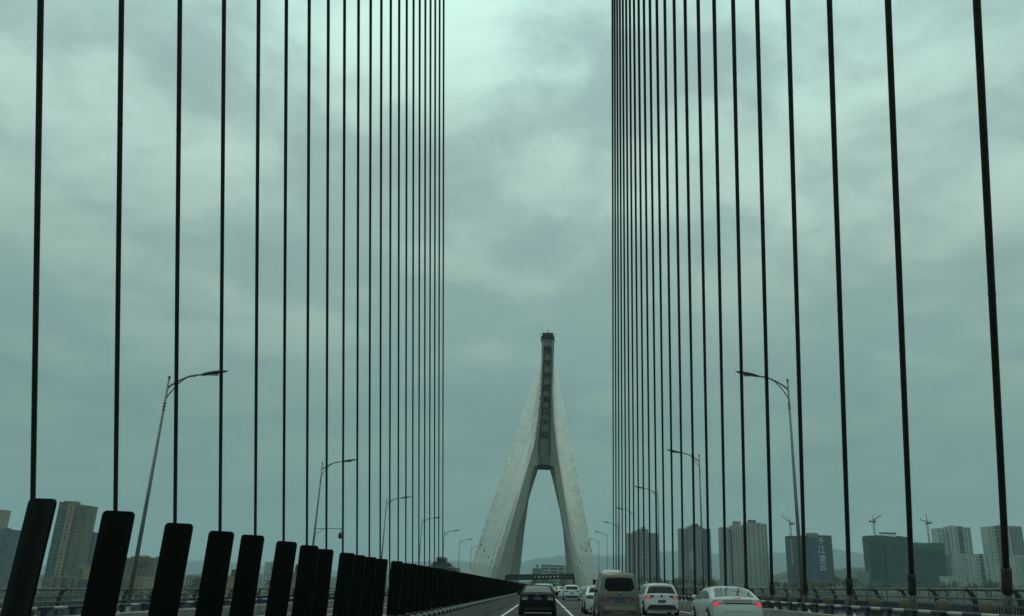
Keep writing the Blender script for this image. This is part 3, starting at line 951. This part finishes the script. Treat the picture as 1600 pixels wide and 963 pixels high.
# tower cranes
crane_m = mat('crane_steel', (.15, .085, .06), .6, var=.3, scale=.3)
def crane(label, px, ybase, ytop, Y, jib_az, jib_el, jibL, W=1.5):
    a = at(px, ybase, Y); b = at(px, ytop, Y)
    root = empty('tower_crane', (a.x, Y, a.z)); H = b.z - a.z
    tag(root, label, 'crane', 'tower cranes over the building sites')
    hm = H * .60
    mb = MB()
    for sx in (-1, 1):
        for sy in (-1, 1):
            mb.tube([(sx * W / 2, sy * W / 2, -8), (sx * W / 2, sy * W / 2, hm)], .20, 4)
    z = -8; k = 0
    while z + 2 < hm:
        for s in (-1, 1):
            u = 1 if k % 2 else -1
            mb.tube([(-u * W / 2, s * W / 2, z), (u * W / 2, s * W / 2, z + 2)], .11, 4)
            mb.tube([(s * W / 2, -u * W / 2, z), (s * W / 2, u * W / 2, z + 2)], .11, 4)
        z += 2; k += 1
    mb.build('mast', mat('crane_mast_pale', (.32, .29, .25), .6), root)
    MB().lathe([(1.5, 0), (1.9, .4), (1.9, 1.2), (1.2, 1.6)], 10, (0, 0, hm)).box(.9, 2.6, -1, 1, hm + .4, hm + 2.6).build('slewing_cab', crane_m, root)
    MB().tube([(0, -.3, hm + 1.5), (0, 0, H)], [.6, .22], 5).build('tower_peak', crane_m, root)
    d = Vector((math.cos(jib_az) * math.cos(jib_el), math.sin(jib_az) * math.cos(jib_el), math.sin(jib_el)))
    o = Vector((0, 0, hm + 2.2))
    n = Vector((-d.z, 0, d.x)) if abs(d.x) > .01 else Vector((0, 0, 1))
    if n.z < 0: n = -n
    mb = MB()
    mb.tube([o, o + d * jibL], .30, 5).tube([o + n * 1.3, o + d * jibL + n * .3], .22, 5)
    q = 0
    while q < jibL - 1.6:
        t0 = q / jibL; t1 = (q + 1.5) / jibL
        mb.tube([o + d * q, o + d * (q + .75) + n * (1.3 - t0)], .13, 4).tube([o + d * (q + .75) + n * (1.3 - t0), o + d * (q + 1.5)], .13, 4)
        q += 1.5
    mb.build('jib', crane_m, root)
    dc = Vector((-math.cos(jib_az), -math.sin(jib_az), 0))
    MB().tube([o - Vector((0, 0, .5)), o + dc * 4.5 - Vector((0, 0, .5))], .45, 5).box(dc.x * 4 - 1.0, dc.x * 4 + 1.0, dc.y * 4 - .8, dc.y * 4 + .8, hm + .3, hm + 2.4).build('counterweight', crane_m, root)
    MB().tube([(0, 0, H - .3), o + d * jibL * .9], .10, 4).tube([(0, 0, H - .3), o + dc * 4.2], .10, 4).build('pendant_rope', crane_m, root)
crane('tower crane with jib raised to the left behind the blue wrapped tower', 1236, 838, 808.5, 1030, R(180 - 15), R(42), 13)
crane('tower crane with jib raised to the right on the taller green netted building', 1367, 837, 804, 1020, R(8), R(33), 14)
crane('tower crane with short jib pointing left above the lower green netted building', 1452, 846, 801.5, 1000, R(150), R(22), 8)

# left bank
building('residential_tower', 'tall tan and blue-grey residential tower beside the nearest black board', 760,
         [(93, 107, 786, 3, 'slate', 2, .4), (107, 117.5, 788, 0, 'tan', 1, .3), (117.5, 122, 790, 4, 'brown', 1, .5), (122, 137.5, 791, 1.5, 'sand', 4, .5)],
         [(100, 120, 783, 789, 'sand')])
building('residential_block', 'blue-grey stepped block right of the tall tan tower', 800,
         [(131, 140, 832, 2, 'slate', 4, .6), (138, 147, 838, 0, 'slate', 3, .6)])
building('residential_block', 'tan low block at the foot of the tall tower', 700,
         [(112, 126, 890, 2, 'sand', 4, .4), (122, 137, 884, 4, 'tan', 0, 0)])
building('podium_building', 'beige podium with tall window bays under the tall tan tower', 620,
         [(66, 78, 907, 1, 'sand', 3, .4), (78, 97, 902, 0, 'sand', 1, .2), (97, 106, 906, 2, 'slate', 2, .5), (106, 112, 906, 0, 'sand', 1, .4),
          (112, 116, 906, 2, 'slate', 1, .5), (116, 122, 906, 0, 'sand', 1, .4), (122, 142, 907, 2, 'slate', 4, .5)], fh=3.4, zmin=-18)
building('office_tower', 'dark blue-grey tower at the left edge of the picture', 900,
         [(-30, 19, 827, 0, 'slate', 7, .5)], [(6, 12, 825, 828, 'roof')])
building('office_tower', 'lower teal-blue block beside the dark tower at the left edge', 940, [(16, 34, 836, 0, 'blue', 5, .5)])
building('residential_tower', 'pink-tan tower top cut by the left edge of the picture', 1100, [(-40, 5, 796, 0, 'tan', 6, .4)], zmin=40)
l2 = building('residential_tower', 'tan residential tower with a round turret behind the second and third boards', 780,
         [(193, 205, 873, 2, 'sand', 3, .5), (205, 219, 871, 0, 'sand', 4, .5), (219, 233, 872, 1.5, 'sand', 2, .45), (233, 243.5, 876, 0, 'sand', 3, .5)])
q = at(226.5, 868, 783); O = Vector(l2.location)
MB().lathe([(5.0, -6), (5.0, 0), (5.6, .3), (5.6, 1.2), (4.0, 2.0), (.5, 2.4)], 18, (q.x - O.x, 3, q.z - O.z - 2)).build('turret', BM['tan'], l2)
building('residential_block', 'grey-blue tower seen behind the turreted tan tower', 1200, [(243, 254, 871, 0, 'slate', 4, .4)])
building('podium_building', 'tan podium at the foot of the turreted tower', 640,
         [(193, 207, 905, 2, 'sand', 4, .45), (207, 224, 903, 3, 'brown', 3, .4), (224, 243, 906, 0, 'tan', 0, 0)], fh=3.2, zmin=-18)
building('residential_block', 'small tan residential block between the third and fourth boards', 760,
         [(291, 301, 901, 0, 'tan', 2, .45), (301, 312, 906, 1, 'sand', 3, .5)], [(297, 301, 898, 902, 'tan')])
building('low_building', 'brown walled building seen between the fourth and fifth boards', 420,
         [(340, 380, 903, 0, 'brown', 0, 0)], [(362, 377, 890, 904, 'roof')])
building('apartment_tower', 'hazy white-grey tower far behind the gap left of the sixth board', 1500,
         [(414, 424, 879, 0, 'white', 3, .4), (424, 433, 878, 3, 'white', 3, .4)])
building('low_building', 'white low house in the gap left of the sixth board', 900, [(413, 432, 894, 0, 'white', 5, .35)], fh=3)
building('low_building', 'tan walled building in the gap right of the sixth board', 420, [(455, 482, 897, 0, 'brown', 0, 0)], [(462, 474, 882, 898, 'roof')])
# pavilion-roofed house above the board row
hY = 520.0
hb = at(692, 886, hY)
hr_ = empty('pavilion_house', (hb.x, hY, GZ - 1)); O = Vector(hr_.location)
tag(hr_, 'grey house with broad hipped roofs just above the row of black boards', 'house')
def hip(p0, p1, ye, yr, m, inset):
    a = at(p0, ye, hY); c = at(p1, ye, hY); r = at(p0, yr, hY)
    x0, x1, z0, z1 = a.x - O.x, c.x - O.x, a.z - O.z, r.z - O.z
    mb = MB(); w = (x1 - x0) * inset
    mb.loft([[(x0, -6, z0), (x1, -6, z0), (x1, 6, z0), (x0, 6, z0)], [(x0 + w, -1.2, z1), (x1 - w, -1.2, z1), (x1 - w, 1.2, z1), (x0 + w, 1.2, z1)]])
    return mb.build('roof', m, hr_)
def wallh(p0, p1, y0, y1, m):
    a = at(p0, y0, hY); c = at(p1, y1, hY)
    return MB().box(a.x - O.x, c.x - O.x, -4.5, 4.5, c.z - O.z, a.z - O.z).build('wall', m, hr_)
wallh(671, 711, 886, 1010, BM['sand'])
hip(667, 714, 887, 879, BM['roof'], .25)
wallh(679, 702, 880, 886, BM['slate'])
hip(676, 705, 880, 876, BM['roof'], .22)
wallh(684, 697, 871, 877, BM['slate'])
hip(682, 699, 873.5, 870, BM['roof'], .3)
# building with white floor bands seen through the tower arch
cb = building('office_building', 'pale building with white floor bands seen through the tower arch', 820,
              [(846, 889.5, 884, 0, 'slate', 0, 0)], fh=3)
O = Vector(cb.location)
k = 0
yb = 885.0
while yb < 914:
    a = at(845.5, yb, 819); b = at(890, yb, 819); b.z = a.z - 1.1
    MB().box(a.x - O.x, b.x - O.x, -1.0, -.02, b.z - O.z, a.z - O.z).build('floor_band', BM['white'], cb)
    yb += 5.0
for px in (858, 872, 882.5):
    a = at(px - 1, 885, 819); b = at(px + 1, 914, 819)
    MB().box(a.x - O.x, b.x - O.x, -.8, -.03, b.z - O.z, a.z - O.z).build('pier', BM['white'], cb)
building('office_building', 'hazy grey block left of the white banded building in the arch', 1300, [(832, 847, 889, 0, 'slate', 4, .4)], [(838, 841, 882, 890, 'slate')])

# ------------------------------------------------------------------ vehicles
def paint(name, col, rough=.28, metal=0.0):
    return mat(name, col, rough, metal=metal, var=.10, scale=1.5, coat=.35)
P_WHITE = paint('paint_white', (.49, .51, .50))
P_BLACK = mat('paint_black', (.004, .004, .005), .5, spec=.12)
P_GOLD = paint('paint_champagne', (.088, .080, .054), .4, .2)
P_YEL = paint('paint_yellow', (.55, .42, .03))
P_SILV = paint('paint_silver', (.26, .29, .29), .3, .3)

def chaikin(pts, n=2):
    for _ in range(n):
        q = [pts[0]]
        for a, b in zip(pts, pts[1:]):
            q.append((a[0] * .75 + b[0] * .25, a[1] * .75 + b[1] * .25))
            q.append((a[0] * .25 + b[0] * .75, a[1] * .25 + b[1] * .75))
        q.append(pts[-1]); pts = q
    return pts

class Car:
    def __init__(s, name, label, cat, x, Y, prof, W, belt, tumble, pm, yaw=0.0, crown=.10, group='vehicles on the bridge'):
        s.root = empty(name, (x, Y, dz(x) + .005), (0, -math.atan(.026), yaw))
        tag(s.root, label, cat, group)
        s.pm = pm
        s.W = W; s.belt = belt; s.tumble = tumble; s.crown = crown
        s.raw = chaikin(prof, 2)
        s.H = max(p[1] for p in s.raw); s.L = s.raw[-1][0]
        # dense resample by arc length
        pts = s.raw; acc = [0]
        for a, b in zip(pts, pts[1:]): acc.append(acc[-1] + math.hypot(b[0] - a[0], b[1] - a[1]))
        n = 150; s.prof = []
        k = 0
        for i in range(n + 1):
            d = acc[-1] * i / n
            while k < len(acc) - 2 and acc[k + 1] < d: k += 1
            f = (d - acc[k]) / max(1e-6, acc[k + 1] - acc[k])
            s.prof.append((pts[k][0] + (pts[k + 1][0] - pts[k][0]) * f, pts[k][1] + (pts[k + 1][1] - pts[k][1]) * f))
        s.n = n
        s.itop = max(range(n + 1), key=lambda i: s.prof[i][1])
        s.body()
    def w(s, y, z):
        e = min(1.0, abs(y - s.L / 2) / (s.L / 2))
        plan = 1 - .07 * e ** 5
        if z < s.belt:
            g = 1 - .045 * ((z - .62) / .6) ** 2
        else:
            g0 = 1 - .045 * ((s.belt - .62) / .6) ** 2
            g = g0 - s.tumble * (z - s.belt) / max(.1, s.H - s.belt)
        return s.W * plan * g
    def pt(s, i, u, eps=0.0):
        i = max(0, min(s.n, i)); j = int(min(s.n - 1, math.floor(i))); f = i - j
        y = s.prof[j][0] * (1 - f) + s.prof[j + 1][0] * f
        z = s.prof[j][1] * (1 - f) + s.prof[j + 1][1] * f
        a = s.prof[max(0, j - 1)]; b = s.prof[min(s.n, j + 2)]
        ty, tz = b[0] - a[0], b[1] - a[1]; l = math.hypot(ty, tz)
        ny, nz = -tz / l, ty / l                       # outward normal
        off = -s.crown * (abs(u) ** 3.2) * (1 if abs(ny) > .5 else .55) + eps
        y2, z2 = y + ny * off, z + nz * off
        return Vector((u * s.w(y, z), y2, z2))
    def at_z(s, z):                                    # profile index on the rear where the height is z
        for i in range(s.itop):
            if s.prof[i + 1][1] >= z and s.prof[i][1] <= z:
                return i + (z - s.prof[i][1]) / max(1e-6, s.prof[i + 1][1] - s.prof[i][1])
        return s.itop
    def body(s):
        mb = MB()
        us = [-1, -.97, -.92, -.84, -.7, -.5, -.25, 0, .25, .5, .7, .84, .92, .97, 1]
        mb.grid([[s.pt(i, u) for u in us] for i in range(s.n + 1)])
        for sg in (-1, 1):
            rows = []
            for i in range(s.n + 1):
                E = s.pt(i, sg); r = []
                for q in range(9):
                    z = E.z + (.20 - E.z) * q / 8
                    r.append((sg * s.w(E.y, z) if q else E.x, E.y, z))
                rows.append(r)
            mb.grid(rows)
        mb.box(-s.W * .86, s.W * .86, .12, s.L - .12, .18, .34)
        s.bodyo = mb.build('body', s.pm, s.root)
    def patch(s, name, m, z0, z1, u0, u1, eps=.008, parent=None, shape=None, n=8, both=False):
        """a panel lying on the rear shell between two heights; shape(f) trims its width"""
        i0, i1 = s.at_z(z0), s.at_z(z1)
        res = []
        for sg in ((1, -1) if both else (1,)):
            rows = []
            for j in range(n + 1):
                f = j / n
                a, b = (u0, u1) if not shape else shape(f)
                rows.append([s.pt(i0 + (i1 - i0) * f, sg * (a + (b - a) * g / 10), eps) for g in range(11)])
            mb = MB(); mb.grid(rows)
            res.append(mb.build(name, m, parent or s.root))
        return res
    def ztop(s, y):
        for a, b in zip(s.prof, s.prof[1:]):
            if a[0] <= y <= b[0] and b[0] > a[0]:
                f = (y - a[0]) / (b[0] - a[0]); z = a[1] + (b[1] - a[1]) * f
                if z > s.belt - .2 or y > 1: return z
        return s.H
    def side_glass(s, segs, top=.10):
        for sg in (-1, 1):
            for (ya, yb) in segs:
                rows = []
                for j in range(7):
                    y = ya + (yb - ya) * j / 6
                    zt = max(s.belt + .03, s.ztop(y) - top - s.crown * .5); zb = s.belt + .02
                    rows.append([(sg * (s.w(y, zb + (zt - zb) * g / 4) + .008), y, zb + (zt - zb) * g / 4) for g in range(5)])
                MB().grid(rows).build('side_window', glass_sd, s.root)
    def wheels(s, r, yr, yf, tw=.20):
        for y in (yr, yf):
            for sg in (-1, 1):
                x = sg * (s.W * .965)
                MB().prism([(y + (r + .06) * math.cos(a), r + (r + .06) * math.sin(a)) for a in [math.pi * (k / 12 * 1.26 - .13) for k in range(13)]], 'x', x - sg * .10, x + sg * .036).build('wheel_arch', plast_m, s.root)
                wv = MB()
                wv.v = []; wv.lathe([(r * .6, -tw / 2), (r * .94, -tw / 2), (r, -tw * .3), (r, tw * .3), (r * .94, tw / 2), (r * .6, tw / 2)], 20)
                wv.v = [(p[2] + x - sg * .03, y + p[0], r + p[1]) for p in wv.v]
                wo = wv.build('wheel', tyre_m, s.root)
                rv = MB(); rv.lathe([(r * .1, 0), (r * .62, .01), (r * .66, .03), (r * .1, .035)], 16)
                rv.v = [(x + sg * (.06 + p[2]), y + p[0], r + p[1]) for p in rv.v]
                rv.build('rim', rim_m, wo)
    def mirrors(s, y, z, m):
        for sg in (-1, 1):
            x = sg * (s.W + .09)
            mb = MB(); mb.lathe([(.01, -.09), (.07, -.07), (.10, 0), (.08, .07), (.01, .09)], 10)
            mb.v = [(x + p[0] * 1.1, y + p[1] * .7, z + p[2]) for p in mb.v]
            mb.tube([(sg * s.W * .93, y + .05, z - .05), (x, y + .02, z - .03)], .025, 6)
            mb.build('mirror', m, s.root)
    def badge(s, z, m, r=.05):
        p = s.pt(s.at_z(z), 0, .012)
        mb = MB(); mb.lathe([(r * .6, 0), (r, .004), (r, .012), (r * .5, .016)], 14)
        mb.v = [(p.x + q[0], p.y - q[2], p.z + q[1]) for q in mb.v]
        mb.build('badge', m, s.root)
    def box_part(s, name, m, x0, x1, y0, y1, z0, z1):
        return MB().box(x0, x1, y0, y1, z0, z1).build(name, m, s.root)
    def exhaust_shadow(s): pass

SEDAN = [(0, .27), (0, .40), (0, .56), (.02, .70), (.06, .90), (.08, 1.00), (.14, 1.04), (.45, 1.07), (.52, 1.09), (.78, 1.22), (1.12, 1.37), (1.45, 1.435),
         (2.0, 1.46), (2.6, 1.43), (3.0, 1.30), (3.5, 1.03), (3.75, .97), (4.35, .84), (4.62, .66), (4.68, .5), (4.70, .26)]
SUV = [(0, .30), (0, .50), (.01, .64), (.06, .85), (.08, 1.02), (.11, 1.08), (.25, 1.28), (.38, 1.46), (.46, 1.56), (.62, 1.60), (1.2, 1.64), (1.9, 1.64), (2.5, 1.58),
       (2.9, 1.40), (3.3, 1.13), (3.6, 1.05), (4.15, .94), (4.36, .78), (4.42, .55), (4.43, .30)]
VAN = [(0, .24), (0, .42), (0, .60), (.03, .85), (.06, 1.08), (.10, 1.25), (.17, 1.55), (.24, 1.78), (.34, 1.90), (.6, 1.95), (1.6, 1.97), (2.8, 1.95), (3.3, 1.86), (3.75, 1.45),
       (4.05, 1.12), (4.4, 1.00), (4.62, .80), (4.68, .55), (4.70, .26)]
BUS = [(0, .30), (0, .60), (0, 1.0), (.02, 1.5), (.05, 2.1), (.10, 2.48), (.22, 2.58), (.6, 2.62), (3.0, 2.62), (6.0, 2.60), (6.5, 2.45), (6.85, 1.9), (6.98, 1.2), (7.0, .6), (7.0, .32)]

# black sedan straight ahead
c = Car('sedan', 'black sedan straight ahead beside the median barrier', 'car', -.28, 42.0, SEDAN, .885, .99, .22, P_BLACK)
c.patch('rear_window', glass_md, 1.10, 1.385, -.80, .80, .006, shape=lambda f: (-.86 + .06 * f, .86 - .06 * f))
g = c.patch('tail_lamp', tail_off, .74, .93, .56, .94, .010, both=True)
for o, sg in zip(g, (1, -1)):
    rows = [[c.pt(c.at_z(.75 + .075 * f), sg * (.62 + .30 * k / 6), .016) for k in range(7)] for f in (0, .5, 1)]
    MB().grid(rows).build('clear_lens', tail_clr, o)
c.patch('number_plate', plate_m, .755, .88, -.25, .25, .016)
c.patch('bumper_insert', plast_m, .29, .40, -.80, .80, .008)
c.badge(.955, badge_m, .045)
c.side_glass([(.75, 1.55), (1.62, 2.5), (2.57, 3.2)])
c.wheels(.315, .85, 3.65); c.mirrors(2.95, 1.03, P_BLACK)
# white crossover further along the same lane
c = Car('crossover', 'white vehicle whose roof shows just above the black sedan', 'car', -.0, 70, SUV, .90, 1.06, .17, P_SILV)
c.patch('rear_window', glass_car, 1.14, 1.50, -.85, .85, .006)
c.patch('tail_lamp', tail_off, .82, .98, .60, .96, .010, both=True)
c.patch('number_plate', plate_m, .70, .83, -.25, .25, .014)
c.side_glass([(.55, 1.2), (1.28, 2.1), (2.18, 2.9)]); c.wheels(.34, .80, 3.45)
# champagne van
c = Car('minivan', 'champagne minivan with a dark rear window and blue plate', 'van', 3.10, 35.0, VAN, .845, 1.12, .20, P_GOLD, crown=.09)
c.patch('rear_window', glass_sd, 1.22, 1.74, -.82, .82, .008,
        shape=lambda f: ((-(.58 + .24 * min(1, f / .22))) if f < .22 else -(.82 + .0 * f) + .05 * max(0, (f - .85) / .15),
                         (.58 + .24 * min(1, f / .22)) if f < .22 else (.82 - .05 * max(0, (f - .85) / .15))), n=18)
c.patch('tail_lamp', tail_off, .84, 1.03, .56, .97, .012, both=True)
c.patch('lamp_reflector', tail_clr, .965, 1.0, .68, .86, .016, both=True)
c.patch('garnish', plast_m, .945, .985, -.52, .52, .012)
c.patch('number_plate', plate_m, .80, .935, -.27, .27, .014)
c.patch('bumper_recess', mat('champagne_recess', (.16, .15, .11), .5), .50, .66, -.80, .80, .008)
c.patch('bumper_lip', P_GOLD, .44, .485, -.90, .90, .016)
c.patch('bumper_slot', plast_m, .37, .425, .30, .86, .010, both=True)
c.patch('number_light_bar', chrome, .40, .415, -.55, .55, .014)
c.badge(1.12, badge_m, .065)
c.side_glass([(.45, 1.45), (1.52, 2.45), (2.52, 3.35)], .16)
c.wheels(.31, .80, 3.75); c.mirrors(3.5, 1.25, P_GOLD)
# white sedan half hidden by the van
c = Car('sedan', 'white sedan half hidden behind the left side of the van', 'car', 3.14, 46.0, SEDAN, .915, 1.01, .22, P_WHITE)
c.patch('rear_window', glass_car, 1.10, 1.39, -.8, .8, .006, shape=lambda f: (-.86 + .06 * f, .86 - .06 * f))
c.patch('tail_lamp', tail_off, .79, .98, .58, .97, .010, both=True)
c.patch('number_plate', plate_m, .70, .83, -.25, .25, .014)
c.patch('bumper_insert', plast_m, .28, .37, -.75, .75, .010)
c.side_glass([(.75, 1.55), (1.62, 2.5), (2.57, 3.2)]); c.wheels(.33, .85, 3.65); c.mirrors(2.95, 1.05, P_WHITE)
# minibus ahead
c = Car('minibus', 'pale minibus with a roof unit showing above the van', 'bus', 5.66, 70.0, BUS, 1.0, 1.25, .09, P_SILV, crown=.12)
c.patch('rear_window', glass_car, 1.5, 2.3, -.8, .8, .008)
c.patch('tail_lamp', tail_off, .9, 1.3, .80, .96, .010, both=True)
c.patch('number_plate', plate_m, .6, .74, -.25, .25, .012)
c.side_glass([(.5, 1.6), (1.7, 2.8), (2.9, 4.0), (4.1, 5.2), (5.3, 6.3)], .30)
MB().loft([[(-.72, 1.2, 2.58), (.72, 1.2, 2.58), (.72, 3.4, 2.58), (-.72, 3.4, 2.58)], [(-.60, 1.4, 2.80), (.60, 1.4, 2.80), (.60, 3.1, 2.80), (-.60, 3.1, 2.80)]]).build('roof_unit', P_WHITE, c.root)
c.wheels(.38, 1.5, 5.6, .24); c.mirrors(6.4, 1.95, plast_m)
for sg in (-1, 1):
    MB().box(sg * 1.18 - .12, sg * 1.18 + .12, 6.3, 6.45, 1.6, 2.05).build('mirror_housing', plast_m, c.root)
# white SUV with brake lights
c = Car('suv', 'white SUV with lit red tail lamps right of the van', 'suv', 6.28, 46.0, SUV, .915, 1.05, .20, P_WHITE)
c.patch('rear_window', glass_car, 1.12, 1.46, -.85, .85, .006, shape=lambda f: (-.93 + .10 * f, .93 - .10 * f))
c.patch('spoiler', P_WHITE, 1.50, 1.545, -.80, .80, .05)
g = c.patch('tail_lamp', plast_m, .88, 1.01, .45, .985, .012, both=True, shape=lambda f: (.62 - .2 * f, .985))
for sg in (1, -1):
    rows = [[c.pt(c.at_z(.86 + .12 * f), sg * (.70 + .24 * k / 6), .02) for k in range(7)] for f in (0, .33, .66, 1)]
    MB().grid(rows).build('brake_light', tail_on if sg < 0 else tail_dim, g[0 if sg > 0 else 1])
MB().grid([[c.pt(c.at_z(.86 + .06 * f), (.80 + .10 * k / 6), .026) for k in range(7)] for f in (0, .5, 1)]).build('brake_light', tail_on, g[0])
c.patch('trim_strip', chrome, .80, .83, -.50, .50, .010)
c.patch('number_plate', plate_m, .64, .78, -.24, .24, .014)
c.patch('bumper', plast_m, .31, .54, -.90, .90, .012, shape=lambda f: (-.97 + .22 * f, .97 - .22 * f))
c.badge(.97, badge_dk, .06)
c.side_glass([(.55, 1.2), (1.28, 2.1), (2.18, 2.9)]); c.wheels(.35, .80, 3.45); c.mirrors(2.75, 1.12, P_WHITE)
MB().tube([(-.66, .7, 1.63), (-.68, 1.6, 1.69), (-.66, 2.4, 1.62)], .025, 6).build('roof_rail', chrome, c.root)
MB().tube([(.66, .7, 1.63), (.68, 1.6, 1.69), (.66, 2.4, 1.62)], .025, 6).build('roof_rail', chrome, c.root)
# white sedan on the right with lit lamps
SED2 = [(0, .26), (0, .42), (0, .58), (.02, .74), (.07, .93), (.08, 1.02), (.12, 1.07), (.35, 1.08), (.48, 1.10), (.85, 1.25), (1.30, 1.395), (1.7, 1.46), (2.2, 1.475),
        (2.75, 1.43), (3.2, 1.25), (3.65, 1.02), (3.9, .95), (4.5, .82), (4.78, .66), (4.85, .5), (4.87, .26)]
c = Car('sedan', 'white sedan with glowing tail lamps nearest the right barrier', 'car', 6.98, 31.2, SED2, .935, 1.00, .24, P_WHITE, crown=.13)
c.patch('rear_window', glass_lt, 1.115, 1.41, -.8, .8, .006, shape=lambda f: (-.86 + .08 * f, .86 - .08 * f), n=12)
g = c.patch('tail_lamp', tail_on, .80, .925, .76, .985, .012, both=True)
c.patch('lamp_bar', plast_m, .855, .905, -.76, .76, .010)
c.patch('reverse_lamp', tail_dim, .865, .895, .56, .72, .014, both=True)
c.patch('boot_recess_shade', mat('white_shaded', (.20, .21, .21), .4, coat=.3), .93, 1.005, -.68, .68, .004, shape=lambda f: (-.66 + .10 * f, .66 - .10 * f))  # recess shade painted as a greyer copy of the white, lying on the shell
c.patch('high_brake_light', tail_dim, 1.045, 1.062, -.16, .16, .012)
c.patch('boot_crease_shade', mat('white_shaded', (.2, .2, .2)), .60, .615, -.62, .62, .004)  # shade line of the crease, painted grey on the smooth shell
c.side_glass([(.80, 1.6), (1.67, 2.55), (2.63, 3.35)]); c.wheels(.34, .95, 3.8); c.mirrors(3.05, 1.05, P_WHITE)
# distant traffic in the middle lane
c = Car('suv', 'distant white SUV ahead in the middle lane', 'suv', 3.10, 95.0, SUV, .90, 1.06, .18, P_WHITE)
c.patch('rear_window', glass_car, 1.13, 1.48, -.85, .85, .008)
c.patch('tail_lamp', plast_m, .88, .98, .55, .97, .012, both=True)
c.patch('number_plate', plate_m, .70, .83, -.25, .25, .014)
c.patch('bumper', plast_m, .31, .50, -.9, .9, .012)
c.side_glass([(.55, 1.2), (1.28, 2.1), (2.18, 2.9)]); c.wheels(.34, .80, 3.45)
c = Car('sedan', 'distant white car peeping out left of the distant white SUV', 'car', 2.62, 112.0, SEDAN, .89, 1.0, .22, P_WHITE)
c.patch('rear_window', glass_car, 1.10, 1.385, -.8, .8, .006)
c.patch('tail_lamp', tail_off, .78, .94, .58, .96, .010, both=True)
c.side_glass([(.75, 1.55), (1.62, 2.5), (2.57, 3.2)]); c.wheels(.33, .85, 3.65)
c = Car('taxi', 'small yellow taxi far ahead between the black sedan and white SUV', 'taxi', 2.2, 125.0, SEDAN, .88, 1.0, .22, P_YEL)
c.patch('rear_window', glass_car, 1.10, 1.385, -.8, .8, .006)
c.patch('tail_lamp', tail_off, .78, .94, .58, .96, .010, both=True)
c.box_part('roof_sign', white_txt, -.3, .3, 1.9, 2.05, 1.455, 1.57)
c.side_glass([(.75, 1.55), (1.62, 2.5), (2.57, 3.2)]); c.wheels(.33, .85, 3.65)

# ------------------------------------------------------------------ hazy air
hz = bpy.data.materials.new('haze_air')
hz.use_nodes = True
ht = hz.node_tree
ht.nodes.clear()
ho = ht.nodes.new('ShaderNodeOutputMaterial')
hv = ht.nodes.new('ShaderNodeVolumePrincipled')
hv.inputs['Color'].default_value = (.66, .86, .95, 1)
hv.inputs['Density'].default_value = 0.00013
hv.inputs['Anisotropy'].default_value = 0.0
ht.links.new(hv.outputs[0], ho.inputs['Volume'])
mb = MB(); mb.box(-8600, 8600, -300, 8000, GZ - 3, 460)
ho_ = tag(mb.build('haze', hz), 'thin pale haze hanging over the river valley', 'haze', kind='stuff')
